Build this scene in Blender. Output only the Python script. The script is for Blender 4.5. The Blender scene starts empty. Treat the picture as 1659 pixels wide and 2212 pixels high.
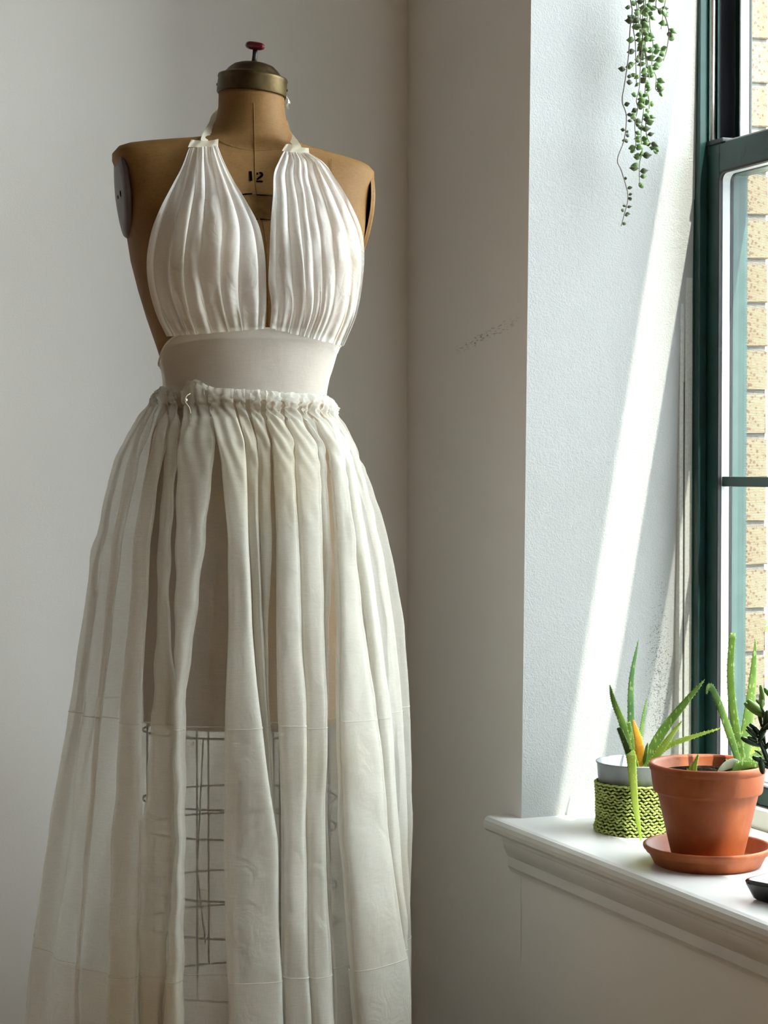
import bpy, bmesh, math, random
import numpy as np
from mathutils import Vector, Matrix, noise

random.seed(7)
scene = bpy.context.scene
C = scene.collection

# ------------------------------------------------------------------ camera
FPX = 4154.0                      # focal length in pixels of the 1659 x 2212 frame
YAW = math.radians(22.6)
PITCH = math.atan(101 / FPX)
CAM = np.array([-1.447, -3.361, 1.25])
FW = np.array([math.sin(YAW) * math.cos(PITCH), math.cos(YAW) * math.cos(PITCH), -math.sin(PITCH)])
RT = np.array([math.cos(YAW), -math.sin(YAW), 0.0])
UP = np.cross(RT, FW)
FH = np.array([math.sin(YAW), math.cos(YAW), 0.0])

cam_data = bpy.data.cameras.new('camera')
cam_data.sensor_fit = 'HORIZONTAL'
cam_data.sensor_width = 36.0
cam_data.lens = FPX / 1659 * 36.0
cam_data.clip_start = 0.05
cam = bpy.data.objects.new('camera', cam_data)
C.objects.link(cam)
cam.location = CAM
cam.rotation_euler = (math.pi / 2 - PITCH, 0, -YAW)
scene.camera = cam

# ------------------------------------------------------------------ light
scene.view_settings.view_transform = 'Standard'
scene.view_settings.look = 'None'
scene.view_settings.gamma = 1.0
scene.view_settings.use_curve_mapping = False
scene.view_settings.exposure = 0.78
scene.cycles.use_denoising = True
scene.cycles.max_bounces = 8
scene.cycles.diffuse_bounces = 4
scene.cycles.transparent_max_bounces = 24
scene.cycles.use_adaptive_sampling = True
scene.cycles.adaptive_threshold = 0.07
scene.cycles.adaptive_min_samples = 16
scene.cycles.sample_clamp_indirect = 6.0
scene.cycles.caustics_reflective = False
scene.cycles.caustics_refractive = False

world = bpy.data.worlds.new('sky')
scene.world = world
world.use_nodes = True
wb = world.node_tree.nodes['Background']
wb.inputs['Color'].default_value = (0.91, 0.955, 1.0, 1)
wb.inputs['Strength'].default_value = 9.5

SUN_DIR = Vector((-0.150, 0.46, -0.872)).normalized()     # the way the light travels
sun_data = bpy.data.lights.new('sun', 'SUN')
sun_data.energy = 14.0
sun_data.angle = math.radians(0.55)
sun_data.color = (1.0, 0.93, 0.80)
sun = bpy.data.objects.new('sun', sun_data)
C.objects.link(sun)
sun.rotation_euler = SUN_DIR.to_track_quat('-Z', 'Y').to_euler()

YJ, YN = -0.50, -2.35             # far and near jamb of the window
ZS, ZH = 0.658, 2.68              # sill top and window head
portal_data = bpy.data.lights.new('window_portal', 'AREA')
portal_data.shape = 'RECTANGLE'
portal_data.size = abs(YN - YJ) + 0.1
portal_data.size_y = ZH - ZS + 0.1
portal_data.cycles.is_portal = True
portal = bpy.data.objects.new('window_portal', portal_data)
C.objects.link(portal)
portal.location = (0.50, (YJ + YN) / 2, (ZS + ZH) / 2)
portal.rotation_euler = Vector((-1, 0, 0)).to_track_quat('-Z', 'Z').to_euler()
pd2 = bpy.data.lights.new('window_portal', 'AREA')
pd2.shape = 'RECTANGLE'; pd2.size = 2.4; pd2.size_y = ZH - ZS
pd2.cycles.is_portal = True
portal2 = bpy.data.objects.new('window_portal', pd2)
C.objects.link(portal2)
portal2.location = (0.45, -4.1, (ZS + ZH) / 2)
portal2.rotation_euler = Vector((-1, 0, 0)).to_track_quat('-Z', 'Z').to_euler()


# ------------------------------------------------------------------ helpers
def hit(px, py, ax, val):
    d = FW * FPX + RT * (px - 829.5) + UP * (1106 - py)
    t = (val - CAM[ax]) / d[ax]
    return CAM + d * t


def at_depth(px, py, dep):
    """point on the pixel's ray at a horizontal distance dep in front of the camera"""
    d = FW * FPX + RT * (px - 829.5) + UP * (1106 - py)
    return CAM + d * (dep / (d @ FH))


def tag(o, label=None, cat=None, group=None, kind=None):
    if label: o['label'] = label
    if cat: o['category'] = cat
    if group: o['group'] = group
    if kind: o['kind'] = kind
    return o


def empty(name, loc=(0, 0, 0), rz=0.0):
    o = bpy.data.objects.new(name, None)
    o.empty_display_size = 0.05
    C.objects.link(o)
    o.location = loc
    o.rotation_euler = (0, 0, rz)
    return o


def link(name, mesh, mat=None, parent=None, smooth=False):
    if mat is not None:
        mesh.materials.append(mat)
    if smooth:
        for p in mesh.polygons: p.use_smooth = True
    o = bpy.data.objects.new(name, mesh)
    C.objects.link(o)
    if parent is not None:
        o.parent = parent
    return o


def obj(name, bm, mat, parent=None, smooth=False):
    bmesh.ops.recalc_face_normals(bm, faces=bm.faces)
    me = bpy.data.meshes.new(name)
    bm.to_mesh(me)
    bm.free()
    return link(name, me, mat, parent, smooth)


def pyobj(name, verts, faces, mat, parent=None, smooth=True):
    me = bpy.data.meshes.new(name)
    me.from_pydata([tuple(v) for v in verts], [], faces)
    me.update()
    return link(name, me, mat, parent, smooth)


def add_box(bm, x0, x1, y0, y1, z0, z1, bevel=0.0):
    x0, x1 = min(x0, x1), max(x0, x1); y0, y1 = min(y0, y1), max(y0, y1); z0, z1 = min(z0, z1), max(z0, z1)
    vs = [bm.verts.new(p) for p in ((x0, y0, z0), (x1, y0, z0), (x1, y1, z0), (x0, y1, z0),
                                    (x0, y0, z1), (x1, y0, z1), (x1, y1, z1), (x0, y1, z1))]
    fs = [bm.faces.new([vs[i] for i in q]) for q in ((3, 2, 1, 0), (4, 5, 6, 7), (0, 1, 5, 4), (1, 2, 6, 5), (2, 3, 7, 6), (3, 0, 4, 7))]
    if bevel:
        es = set(e for f in fs for e in f.edges)
        bmesh.ops.bevel(bm, geom=list(es), offset=bevel, segments=2, affect='EDGES', profile=0.6)


def box(name, x0, x1, y0, y1, z0, z1, mat, parent=None, bevel=0.0):
    bm = bmesh.new()
    add_box(bm, x0, x1, y0, y1, z0, z1, bevel)
    return obj(name, bm, mat, parent)


def prism_y(name, prof, y0, y1, mat, parent=None, miter=0.0, smooth=False):
    """profile in (x, z) run along y; the far end (y0) may be mitred with depth"""
    bm = bmesh.new()
    a = [bm.verts.new((x, y0 + miter * x, z)) for x, z in prof]
    b = [bm.verts.new((x, y1, z)) for x, z in prof]
    n = len(prof)
    for i in range(n):
        j = (i + 1) % n
        bm.faces.new((a[i], a[j], b[j], b[i]))
    bm.faces.new(a); bm.faces.new(b)
    return obj(name, bm, mat, parent, smooth)


def catmull(pts, n):
    pts = np.asarray(pts, float)
    if len(pts) == 2:
        t = np.linspace(0, 1, n)[:, None]
        return pts[0] * (1 - t) + pts[1] * t
    p = np.vstack([2 * pts[0] - pts[1], pts, 2 * pts[-1] - pts[-2]])
    m = len(pts) - 1
    out = []
    for q in np.linspace(0, m - 1e-9, n):
        i = int(q); t = q - i
        a, b, c, d = p[i], p[i + 1], p[i + 2], p[i + 3]
        out.append(0.5 * ((2 * b) + (-a + c) * t + (2 * a - 5 * b + 4 * c - d) * t * t + (-a + 3 * b - 3 * c + d) * t ** 3))
    return np.array(out)


def tube_data(path, rad, seg=8, caps=True):
    path = np.asarray(path, float)
    n = len(path)
    rad = np.full(n, rad) if np.isscalar(rad) else np.asarray(rad)
    tan = np.gradient(path, axis=0)
    tan /= np.linalg.norm(tan, axis=1)[:, None] + 1e-12
    ref = np.array([0.13, 0.2, 0.97]) if abs(tan[0][2]) < 0.9 else np.array([1.0, 0.1, 0])
    vs, fs = [], []
    s = np.cross(tan[0], ref)
    for i in range(n):
        s = s - tan[i] * (s @ tan[i])
        s /= np.linalg.norm(s) + 1e-12
        t2 = np.cross(tan[i], s)
        for k in range(seg):
            a = 2 * math.pi * k / seg
            vs.append(path[i] + rad[i] * (math.cos(a) * s + math.sin(a) * t2))
    for i in range(n - 1):
        for k in range(seg):
            k2 = (k + 1) % seg
            fs.append((i * seg + k, i * seg + k2, (i + 1) * seg + k2, (i + 1) * seg + k))
    if caps:
        fs.append(tuple(range(seg - 1, -1, -1)))
        fs.append(tuple((n - 1) * seg + k for k in range(seg)))
    return vs, fs


def tube(name, path, rad, mat, parent=None, seg=8):
    v, f = tube_data(path, rad, seg)
    return pyobj(name, v, f, mat, parent)


def lathe(name, prof, mat, parent=None, seg=64, center=(0, 0, 0)):
    """prof: (r, z) from the bottom axis round to the top axis"""
    vs, fs = [], []
    for r, z in prof:
        for k in range(seg):
            a = 2 * math.pi * k / seg
            vs.append((center[0] + r * math.cos(a), center[1] + r * math.sin(a), center[2] + z))
    for i in range(len(prof) - 1):
        for k in range(seg):
            k2 = (k + 1) % seg
            fs.append((i * seg + k, i * seg + k2, (i + 1) * seg + k2, (i + 1) * seg + k))
    return pyobj(name, vs, fs, mat, parent)


def merge(datas):
    vs, fs = [], []
    for v, f in datas:
        o = len(vs)
        vs += [tuple(p) for p in v]
        fs += [tuple(i + o for i in q) for q in f]
    return vs, fs


# ------------------------------------------------------------------ materials
class NT:
    def __init__(self, name):
        self.m = bpy.data.materials.new(name)
        self.m.use_nodes = True
        self.t = self.m.node_tree
        self.t.nodes.clear()
        self.out = self.n('ShaderNodeOutputMaterial')

    def n(self, kind, **kw):
        nd = self.t.nodes.new(kind)
        for k, v in kw.items():
            setattr(nd, k, v)
        return nd

    def l(self, a, b):
        self.t.links.new(a, b)

    def coord(self, scale=(1, 1, 1)):
        tc = self.n('ShaderNodeTexCoord')
        mp = self.n('ShaderNodeMapping')
        mp.inputs['Scale'].default_value = scale
        self.l(tc.outputs['Object'], mp.inputs['Vector'])
        return mp.outputs['Vector']

    def noise(self, vec, scale, detail=4, rough=0.55, dist=0.0):
        nd = self.n('ShaderNodeTexNoise')
        nd.inputs['Scale'].default_value = scale
        nd.inputs['Detail'].default_value = detail
        nd.inputs['Roughness'].default_value = rough
        nd.inputs['Distortion'].default_value = dist
        self.l(vec, nd.inputs['Vector'])
        return nd.outputs['Fac']

    def ramp(self, fac, stops, interp='LINEAR'):
        r = self.n('ShaderNodeValToRGB')
        r.color_ramp.interpolation = interp
        els = r.color_ramp.elements
        while len(els) < len(stops): els.new(0.5)
        for e, (p, c) in zip(els, stops):
            e.position = p
            e.color = (*c, 1) if not np.isscalar(c) else (c, c, c, 1)
        self.l(fac, r.inputs['Fac'])
        return r.outputs['Color']

    def math(self, op, a, b=None, c=None, clamp=False):
        nd = self.n('ShaderNodeMath', operation=op)
        nd.use_clamp = clamp
        for i, v in enumerate((a, b, c)):
            if v is None: continue
            if isinstance(v, (int, float)): nd.inputs[i].default_value = v
            else: self.l(v, nd.inputs[i])
        return nd.outputs[0]

    def mix(self, fac, a, b, mode='MIX'):
        nd = self.n('ShaderNodeMix', data_type='RGBA', blend_type=mode)
        for s, v in ((nd.inputs[0], fac), (nd.inputs[6], a), (nd.inputs[7], b)):
            if isinstance(v, (int, float)): s.default_value = v
            elif isinstance(v, tuple): s.default_value = (*v, 1)
            else: self.l(v, s)
        return nd.outputs[2]

    def bump(self, h, strength=0.3, dist=0.002, normal=None):
        nd = self.n('ShaderNodeBump')
        nd.inputs['Strength'].default_value = strength
        nd.inputs['Distance'].default_value = dist
        self.l(h, nd.inputs['Height'])
        if normal is not None: self.l(normal, nd.inputs['Normal'])
        return nd.outputs['Normal']

    def principled(self, color, rough=0.5, normal=None, metallic=0.0, spec=0.5, coat=0.0):
        b = self.n('ShaderNodeBsdfPrincipled')
        for nm, v in (('Base Color', color), ('Roughness', rough), ('Metallic', metallic), ('Specular IOR Level', spec), ('Coat Weight', coat)):
            s = b.inputs[nm]
            if isinstance(v, tuple): s.default_value = (*v, 1)
            elif isinstance(v, (int, float)): s.default_value = v
            else: self.l(v, s)
        if normal is not None: self.l(normal, b.inputs['Normal'])
        return b

    def done(self, shader):
        self.l(shader.outputs[0] if hasattr(shader, 'outputs') else shader, self.out.inputs['Surface'])
        return self.m


def mat_plain(name, col, rough=0.5, metallic=0.0, spec=0.5, nscale=40.0, var=0.12, bump=0.0, bscale=120.0, coat=0.0):
    n = NT(name)
    v = n.coord()
    f = n.noise(v, nscale, 5)
    c = n.mix(n.ramp(f, [(0.3, 0.0), (0.7, 1.0)]), tuple(x * (1 - var) for x in col), tuple(min(1, x * (1 + var)) for x in col))
    nm = n.bump(n.noise(v, bscale, 3), bump, 0.002) if bump else None
    return n.done(n.principled(c, rough, nm, metallic, spec, coat))


def mat_plaster(name, col, orange=0.25, stain=None):
    n = NT(name)
    v = n.coord()
    big = n.noise(v, 1.7, 4)
    c = n.mix(big, tuple(x * 0.96 for x in col), tuple(min(1, x * 1.03) for x in col))
    if stain:
        c = stain(n, v, c)
    h = n.math('ADD', n.math('MULTIPLY', n.noise(v, 330, 3, 0.5), 0.7), n.math('MULTIPLY', n.noise(v, 110, 2), 0.4))
    nm = n.bump(h, orange, 0.003)
    return n.done(n.principled(c, 0.62, nm, spec=0.35))


def stain_scuff(n, v, c):
    # a faint dark scuff on the wall by the window (object space = world space)
    sep = n.n('ShaderNodeSeparateXYZ'); n.l(v, sep.inputs[0])
    p = hit(1050, 725, 0, 0.0)
    def window(coord, mid, half):
        d = n.math('ABSOLUTE', n.math('SUBTRACT', coord, float(mid)))
        return n.math('SUBTRACT', 1.0, n.math('DIVIDE', d, float(half)), clamp=True)
    zz = n.math('ADD', sep.outputs['Z'], n.math('MULTIPLY', n.math('SUBTRACT', sep.outputs['Y'], float(p[1])), 0.16))
    m = n.math('MULTIPLY', window(sep.outputs['Y'], p[1], 0.13), window(zz, p[2], 0.010))
    mp = n.n('ShaderNodeMapping'); mp.inputs['Scale'].default_value = (1, 0.16, 1); mp.inputs['Rotation'].default_value = (0.16, 0, 0)
    n.l(v, mp.inputs['Vector'])
    g = n.ramp(n.noise(mp.outputs['Vector'], 330, 4, 0.65), [(0.52, 0.0), (0.62, 1.0)])
    f = n.math('MULTIPLY', n.math('POWER', m, 0.5), g)
    return n.mix(n.math('MULTIPLY', f, 0.9), c, (0.08, 0.06, 0.05))


def stain_mildew(n, v, c):
    # black mildew specks creeping up the plaster beside the window frame
    sep = n.n('ShaderNodeSeparateXYZ'); n.l(v, sep.inputs[0])
    x = sep.outputs['X']; z = sep.outputs['Z']
    mx = n.math('SUBTRACT', 1.0, n.math('DIVIDE', n.math('ABSOLUTE', n.math('SUBTRACT', x, 0.262)), 0.058), clamp=True)
    top = n.math('MULTIPLY', n.math('SUBTRACT', 1.32, z), 2.6, clamp=True)
    mz = n.math('MULTIPLY', top, n.math('MULTIPLY', n.math('SUBTRACT', z, 0.70), 10.0, clamp=True))
    m = n.math('MULTIPLY', n.math('POWER', mx, 0.5), mz)
    mp = n.n('ShaderNodeMapping'); mp.inputs['Scale'].default_value = (1, 1, 1.5)
    n.l(v, mp.inputs['Vector'])
    g = n.noise(mp.outputs['Vector'], 330, 5, 0.7, 0.8)
    thr = n.math('SUBTRACT', 0.78, n.math('MULTIPLY', m, 0.27))
    f = n.math('MULTIPLY', n.math('SUBTRACT', g, thr), 14.0, clamp=True)
    f = n.math('MULTIPLY', f, n.math('GREATER_THAN', m, 0.02))
    return n.mix(n.math('MULTIPLY', f, 0.85), c, (0.045, 0.05, 0.055))


M = {}
M['wall'] = mat_plaster('painted_plaster', (0.86, 0.85, 0.825), 0.12)
M['wall_r'] = mat_plaster('painted_plaster_scuffed', (0.80, 0.785, 0.76), 0.12, stain_scuff)
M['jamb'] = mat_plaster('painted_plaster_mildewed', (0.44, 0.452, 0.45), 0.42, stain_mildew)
M['wall_n'] = mat_plaster('painted_plaster_window_side', (0.80, 0.785, 0.76), 0.12)
M['wall_dark'] = mat_plaster('bare_brown_plaster', (0.18, 0.135, 0.095), 0.2)
M['trim'] = mat_plain('glossy_white_paint', (0.69, 0.68, 0.66), 0.38, nscale=9, var=0.05, bump=0.08, bscale=70)
M['bead'] = mat_plain('grey_white_bead_paint', (0.62, 0.63, 0.60), 0.5, nscale=200, var=0.12)
M['groove'] = mat_plain('dark_groove', (0.05, 0.045, 0.05), 0.8)
M['green'] = mat_plain('dark_green_window_paint', (0.008, 0.045, 0.042), 0.42, nscale=25, var=0.2)
M['greenlite'] = mat_plain('grey_green_outer_frame', (0.045, 0.09, 0.085), 0.4, nscale=25, var=0.15)
M['black'] = mat_plain('black_plastic', (0.012, 0.014, 0.02), 0.45)
M['rubber'] = mat_plain('black_gasket', (0.01, 0.01, 0.013), 0.6)
M['alu'] = mat_plain('pale_aluminium_spacer', (0.50, 0.53, 0.55), 0.45, nscale=60, var=0.06)
M['steel'] = mat_plain('brushed_steel', (0.62, 0.60, 0.57), 0.28, metallic=1.0, nscale=80)
M['brass'] = None


def mat_brass():
    n = NT('aged_brass')
    v = n.coord()
    f = n.noise(v, 28, 6, 0.6)
    c = n.ramp(f, [(0.30, (0.034, 0.018, 0.009)), (0.5, (0.075, 0.047, 0.02)), (0.72, (0.12, 0.092, 0.04))])
    r = n.ramp(n.noise(v, 60, 4), [(0.3, 0.34), (0.7, 0.55)])
    return n.done(n.principled(c, r, n.bump(n.noise(v, 90, 3), 0.08, 0.001), 0.85))
M['brass'] = mat_brass()


def mat_body():
    n = NT('kraft_linen_dress_form')
    v = n.coord()
    f = n.noise(v, 9, 6, 0.6)
    c = n.ramp(f, [(0.25, (0.145, 0.065, 0.016)), (0.5, (0.205, 0.105, 0.032)), (0.75, (0.255, 0.142, 0.05))])
    g = n.ramp(n.noise(v, 24, 6, 0.65, 0.6), [(0.60, 0.0), (0.78, 1.0)])
    c = n.mix(n.math('MULTIPLY', g, 0.45), c, (0.10, 0.055, 0.025))
    mp = n.n('ShaderNodeMapping'); mp.inputs['Scale'].default_value = (1, 1, 0.12); n.l(v, mp.inputs['Vector'])
    w = n.noise(mp.outputs['Vector'], 900, 2)
    mp2 = n.n('ShaderNodeMapping'); mp2.inputs['Scale'].default_value = (0.12, 0.12, 1); n.l(v, mp2.inputs['Vector'])
    w2 = n.noise(mp2.outputs['Vector'], 900, 2)
    ww = n.math('ADD', w, w2)
    c = n.mix(0.25, c, n.ramp(n.math('MULTIPLY', ww, 0.5), [(0.4, (0.14, 0.07, 0.024)), (0.6, (0.26, 0.155, 0.07))]))
    return n.done(n.principled(c, 0.6, n.bump(ww, 0.12, 0.0006), spec=0.15))
M['body'] = mat_body()


def mat_cloth(name, col, opacity, trans=0.35, crease=0.35):
    """thin woven cotton: part of the light passes between the threads"""
    n = NT(name)
    v = n.coord()
    mp = n.n('ShaderNodeMapping'); mp.inputs['Scale'].default_value = (1, 1, 0.06); n.l(v, mp.inputs['Vector'])
    mp2 = n.n('ShaderNodeMapping'); mp2.inputs['Scale'].default_value = (0.06, 0.06, 1); n.l(v, mp2.inputs['Vector'])
    w = n.math('ADD', n.noise(mp.outputs['Vector'], 1100, 0), n.noise(mp2.outputs['Vector'], 1100, 0))
    soft = n.noise(v, 9, 1, 0.6)
    stain = n.ramp(n.noise(v, 4.0, 0, 0.5), [(0.60, 0.0), (0.80, 1.0)])
    c = n.mix(n.math('MULTIPLY', stain, 0.5), col, (col[0] * 0.93, col[1] * 0.82, col[2] * 0.60))
    cr = n.noise(v, 26, 2, 0.55, 1.4)
    nm = n.bump(cr, crease, 0.006)
    d = n.n('ShaderNodeBsdfDiffuse'); n.l(c, d.inputs['Color']); n.l(nm, d.inputs['Normal'])
    t = n.n('ShaderNodeBsdfTranslucent'); n.l(c, t.inputs['Color']); n.l(nm, t.inputs['Normal'])
    ms = n.n('ShaderNodeMixShader'); ms.inputs[0].default_value = trans
    n.l(d.outputs[0], ms.inputs[1]); n.l(t.outputs[0], ms.inputs[2])
    tr = n.n('ShaderNodeBsdfTransparent')
    op = n.math('ADD', opacity, n.math('MULTIPLY', n.math('SUBTRACT', w, 1.0), 0.06))
    op = n.math('ADD', op, n.math('MULTIPLY', n.math('SUBTRACT', soft, 0.5), 0.12), clamp=True)
    m2 = n.n('ShaderNodeMixShader')
    n.l(op, m2.inputs[0]); n.l(tr.outputs[0], m2.inputs[1]); n.l(ms.outputs[0], m2.inputs[2])
    return n.done(m2)


M['cloth'] = mat_cloth('white_cotton_voile', (0.77, 0.745, 0.675), 0.40, 0.24)
M['cloth_b'] = mat_cloth('white_cotton_voile_bodice', (0.94, 0.93, 0.90), 0.66, 0.35, 0.6)
M['band'] = mat_cloth('white_cotton_band', (0.84, 0.81, 0.75), 0.55, 0.2, 0.18)
M['cloth_2'] = mat_cloth('white_cotton_voile_doubled', (0.77, 0.745, 0.675), 0.64, 0.24)
M['hem'] = mat_cloth('white_cotton_doubled_hem', (0.86, 0.85, 0.80), 0.5)
M['ribbon'] = mat_cloth('cream_ribbon', (0.80, 0.76, 0.62), 0.95, 0.3, 0.1)


def mat_glass(name, tint=(1, 1, 1)):
    n = NT(name)
    f = n.n('ShaderNodeFresnel')
    geo = n.n('ShaderNodeNewGeometry')          # same reflectance from either side of the pane
    n.l(n.math('SUBTRACT', 1.3, n.math('MULTIPLY', geo.outputs['Backfacing'], 1.3 - 1 / 1.3)), f.inputs['IOR'])
    tr = n.n('ShaderNodeBsdfTransparent'); tr.inputs['Color'].default_value = (*tint, 1)
    g = n.n('ShaderNodeBsdfGlossy'); g.inputs['Roughness'].default_value = 0.02
    m = n.n('ShaderNodeMixShader')
    n.l(f.outputs[0], m.inputs[0]); n.l(tr.outputs[0], m.inputs[1]); n.l(g.outputs[0], m.inputs[2])
    return n.done(m)
M['glass'] = mat_glass('window_glass', (0.95, 0.98, 0.97))


def mat_screen():
    n = NT('insect_screen_mesh')
    v = n.coord()
    w = n.n('ShaderNodeTexWave', wave_type='BANDS', bands_direction='Z')
    w.inputs['Scale'].default_value = 115
    n.l(v, w.inputs['Vector'])
    op = n.math('MULTIPLY', w.outputs['Fac'], 0.36)
    tr = n.n('ShaderNodeBsdfTransparent')
    d = n.n('ShaderNodeBsdfDiffuse'); d.inputs['Color'].default_value = (0.35, 0.34, 0.32, 1)
    m = n.n('ShaderNodeMixShader')
    n.l(op, m.inputs[0]); n.l(tr.outputs[0], m.inputs[1]); n.l(d.outputs[0], m.inputs[2])
    return n.done(m)
M['screen'] = mat_screen()


def mat_brick():
    n = NT('cream_speckled_brick')
    v = n.coord()
    info = n.n('ShaderNodeObjectInfo')
    c = n.mix(info.outputs['Random'], (0.225, 0.17, 0.11), (0.27, 0.215, 0.145))
    c = n.mix(n.math('MULTIPLY', n.noise(v, 30, 5), 0.5), c, (0.17, 0.12, 0.075))
    vo = n.n('ShaderNodeTexVoronoi'); vo.inputs['Scale'].default_value = 130
    n.l(v, vo.inputs['Vector'])
    sp = n.math('LESS_THAN', vo.outputs['Distance'], 0.36)
    pick = n.math('GREATER_THAN', n.noise(v, 75, 3), 0.47)
    c = n.mix(n.math('MULTIPLY', n.math('MULTIPLY', sp, pick), 0.85), c, (0.10, 0.06, 0.045))
    return n.done(n.principled(c, 0.85, n.bump(n.noise(v, 120, 5), 0.6, 0.004), spec=0.2))
M['brick'] = mat_brick()
M['mortar'] = mat_plain('grey_mortar', (0.15, 0.14, 0.125), 0.9, nscale=150, var=0.2, bump=0.5)
M['blocker'] = mat_plain('dark_grey_render', (0.16, 0.17, 0.19), 0.9, nscale=6)  # for the added light-blocking block outside
M['concrete'] = mat_plain('grey_paving', (0.34, 0.33, 0.31), 0.9, nscale=2)


def mat_floor():
    n = NT('warm_oak_boards')
    v = n.coord((1, 1, 1))
    mp = n.n('ShaderNodeMapping'); mp.inputs['Scale'].default_value = (14, 0.9, 1); n.l(v, mp.inputs['Vector'])
    g = n.noise(mp.outputs['Vector'], 6, 6, 0.6, 0.5)
    info = n.n('ShaderNodeObjectInfo')
    c = n.ramp(g, [(0.3, (0.20, 0.10, 0.04)), (0.7, (0.36, 0.20, 0.09))])
    c = n.mix(n.math('MULTIPLY', info.outputs['Random'], 0.4), c, (0.25, 0.13, 0.055))
    return n.done(n.principled(c, 0.38, n.bump(g, 0.1, 0.001)))
M['floor'] = mat_floor()


def mat_terra():
    n = NT('terracotta')
    v = n.coord()
    f = n.noise(v, 22, 6, 0.6)
    c = n.ramp(f, [(0.3, (0.25, 0.054, 0.013)), (0.55, (0.33, 0.08, 0.02)), (0.8, (0.39, 0.115, 0.036))])
    mp = n.n('ShaderNodeMapping'); mp.inputs['Scale'].default_value = (1, 1, 0.15); n.l(v, mp.inputs['Vector'])
    dr = n.ramp(n.noise(mp.outputs['Vector'], 40, 4), [(0.62, 0.0), (0.75, 1.0)])
    c = n.mix(n.math('MULTIPLY', dr, 0.25), c, (0.40, 0.18, 0.09))
    return n.done(n.principled(c, 0.55, n.bump(n.noise(v, 140, 4), 0.12, 0.001), spec=0.4))
M['terra'] = mat_terra()
M['soil'] = mat_plain('dark_potting_soil', (0.016, 0.011, 0.008), 1.0, spec=0.0, nscale=120, var=0.5, bump=0.9, bscale=160)
M['tin'] = mat_plain('dull_galvanised_tin', (0.27, 0.30, 0.315), 0.42, metallic=0.25, nscale=35, var=0.12)
M['yarn'] = mat_plain('lime_green_yarn', (0.42, 0.50, 0.16), 0.85, spec=0.1, nscale=60, var=0.25, bump=0.5, bscale=700)
M['yarn_dark'] = mat_plain('lime_green_yarn_base', (0.07, 0.10, 0.02), 0.9, spec=0.1, nscale=60, var=0.3)


def mat_leaf(name, c1, c2, spots=0.0, trans=0.35, rough=0.42, spotcol=(0.62, 0.72, 0.30)):
    n = NT(name)
    v = n.coord()
    c = n.mix(n.ramp(n.noise(v, 26, 4), [(0.3, 0.0), (0.7, 1.0)]), c1, c2)
    if spots:
        mp = n.n('ShaderNodeMapping'); mp.inputs['Scale'].default_value = (1, 1, 0.4); n.l(v, mp.inputs['Vector'])
        vo = n.n('ShaderNodeTexVoronoi'); vo.inputs['Scale'].default_value = 210; n.l(mp.outputs['Vector'], vo.inputs['Vector'])
        s = n.math('LESS_THAN', vo.outputs['Distance'], 0.30)
        s = n.math('MULTIPLY', s, n.math('GREATER_THAN', n.noise(v, 90, 2), 0.47))
        c = n.mix(n.math('MULTIPLY', s, spots), c, spotcol)
    b = n.principled(c, rough, None, spec=0.45)
    t = n.n('ShaderNodeBsdfTranslucent'); n.l(c, t.inputs['Color'])
    m = n.n('ShaderNodeMixShader'); m.inputs[0].default_value = trans
    n.l(b.outputs[0], m.inputs[1]); n.l(t.outputs[0], m.inputs[2])
    return n.done(m)


M['aloe'] = mat_leaf('aloe_green', (0.10, 0.22, 0.045), (0.24, 0.38, 0.08), 0.55)
M['aloe_blue'] = mat_leaf('aloe_blue_green', (0.075, 0.19, 0.07), (0.15, 0.29, 0.10), 0.4)
M['aloe_lime'] = mat_leaf('aloe_lime', (0.30, 0.44, 0.05), (0.44, 0.56, 0.10), 0.5)
M['aloe_dark'] = mat_leaf('aloe_dark', (0.04, 0.085, 0.02), (0.09, 0.15, 0.035), 0.3)
M['aloe_yellow'] = mat_leaf('aloe_yellow', (0.72, 0.52, 0.03), (0.62, 0.56, 0.05), 0.3)
M['aloe_red'] = mat_leaf('aloe_scorched', (0.80, 0.58, 0.04), (0.72, 0.30, 0.04), 0.3)
M['aloe_grey'] = mat_leaf('aloe_withered', (0.10, 0.115, 0.075), (0.17, 0.18, 0.13), 0.0, 0.25)
M['dry'] = mat_leaf('dry_leaf', (0.42, 0.20, 0.07), (0.55, 0.30, 0.12), 0.0, 0.3)
M['string'] = mat_leaf('trailing_leaf', (0.13, 0.24, 0.085), (0.26, 0.38, 0.15), 0.0, 0.3, 0.35)
M['string_dark'] = mat_leaf('trailing_leaf_dusky', (0.10, 0.13, 0.075), (0.17, 0.20, 0.11), 0.0, 0.2, 0.4)
M['stem'] = mat_plain('purple_brown_stem', (0.16, 0.12, 0.10), 0.6, nscale=60, var=0.3)
M['stem_g'] = mat_plain('green_stem', (0.24, 0.30, 0.12), 0.6, nscale=60, var=0.3)
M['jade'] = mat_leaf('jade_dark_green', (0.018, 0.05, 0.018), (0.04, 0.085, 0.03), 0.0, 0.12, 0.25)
M['jade_lit'] = mat_leaf('jade_green_lit', (0.13, 0.26, 0.05), (0.22, 0.36, 0.08), 0.0, 0.3, 0.28)  # lit copy of the jade green, light put into the colour
M['glaze'] = mat_plain('black_glaze', (0.012, 0.014, 0.016), 0.12, nscale=30, var=0.5, coat=0.6)
M['ivy'] = mat_leaf('tree_leaf', (0.12, 0.26, 0.05), (0.28, 0.42, 0.12), 0.0, 0.4)
M['bark'] = mat_plain('bark', (0.14, 0.10, 0.07), 0.9, nscale=20, var=0.4, bump=0.6)
M['red'] = mat_plain('dark_red_bakelite', (0.085, 0.003, 0.006), 0.12, nscale=50, var=0.3, coat=0.6)
M['iron'] = mat_plain('black_iron', (0.02, 0.018, 0.018), 0.45, metallic=0.6)
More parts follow.
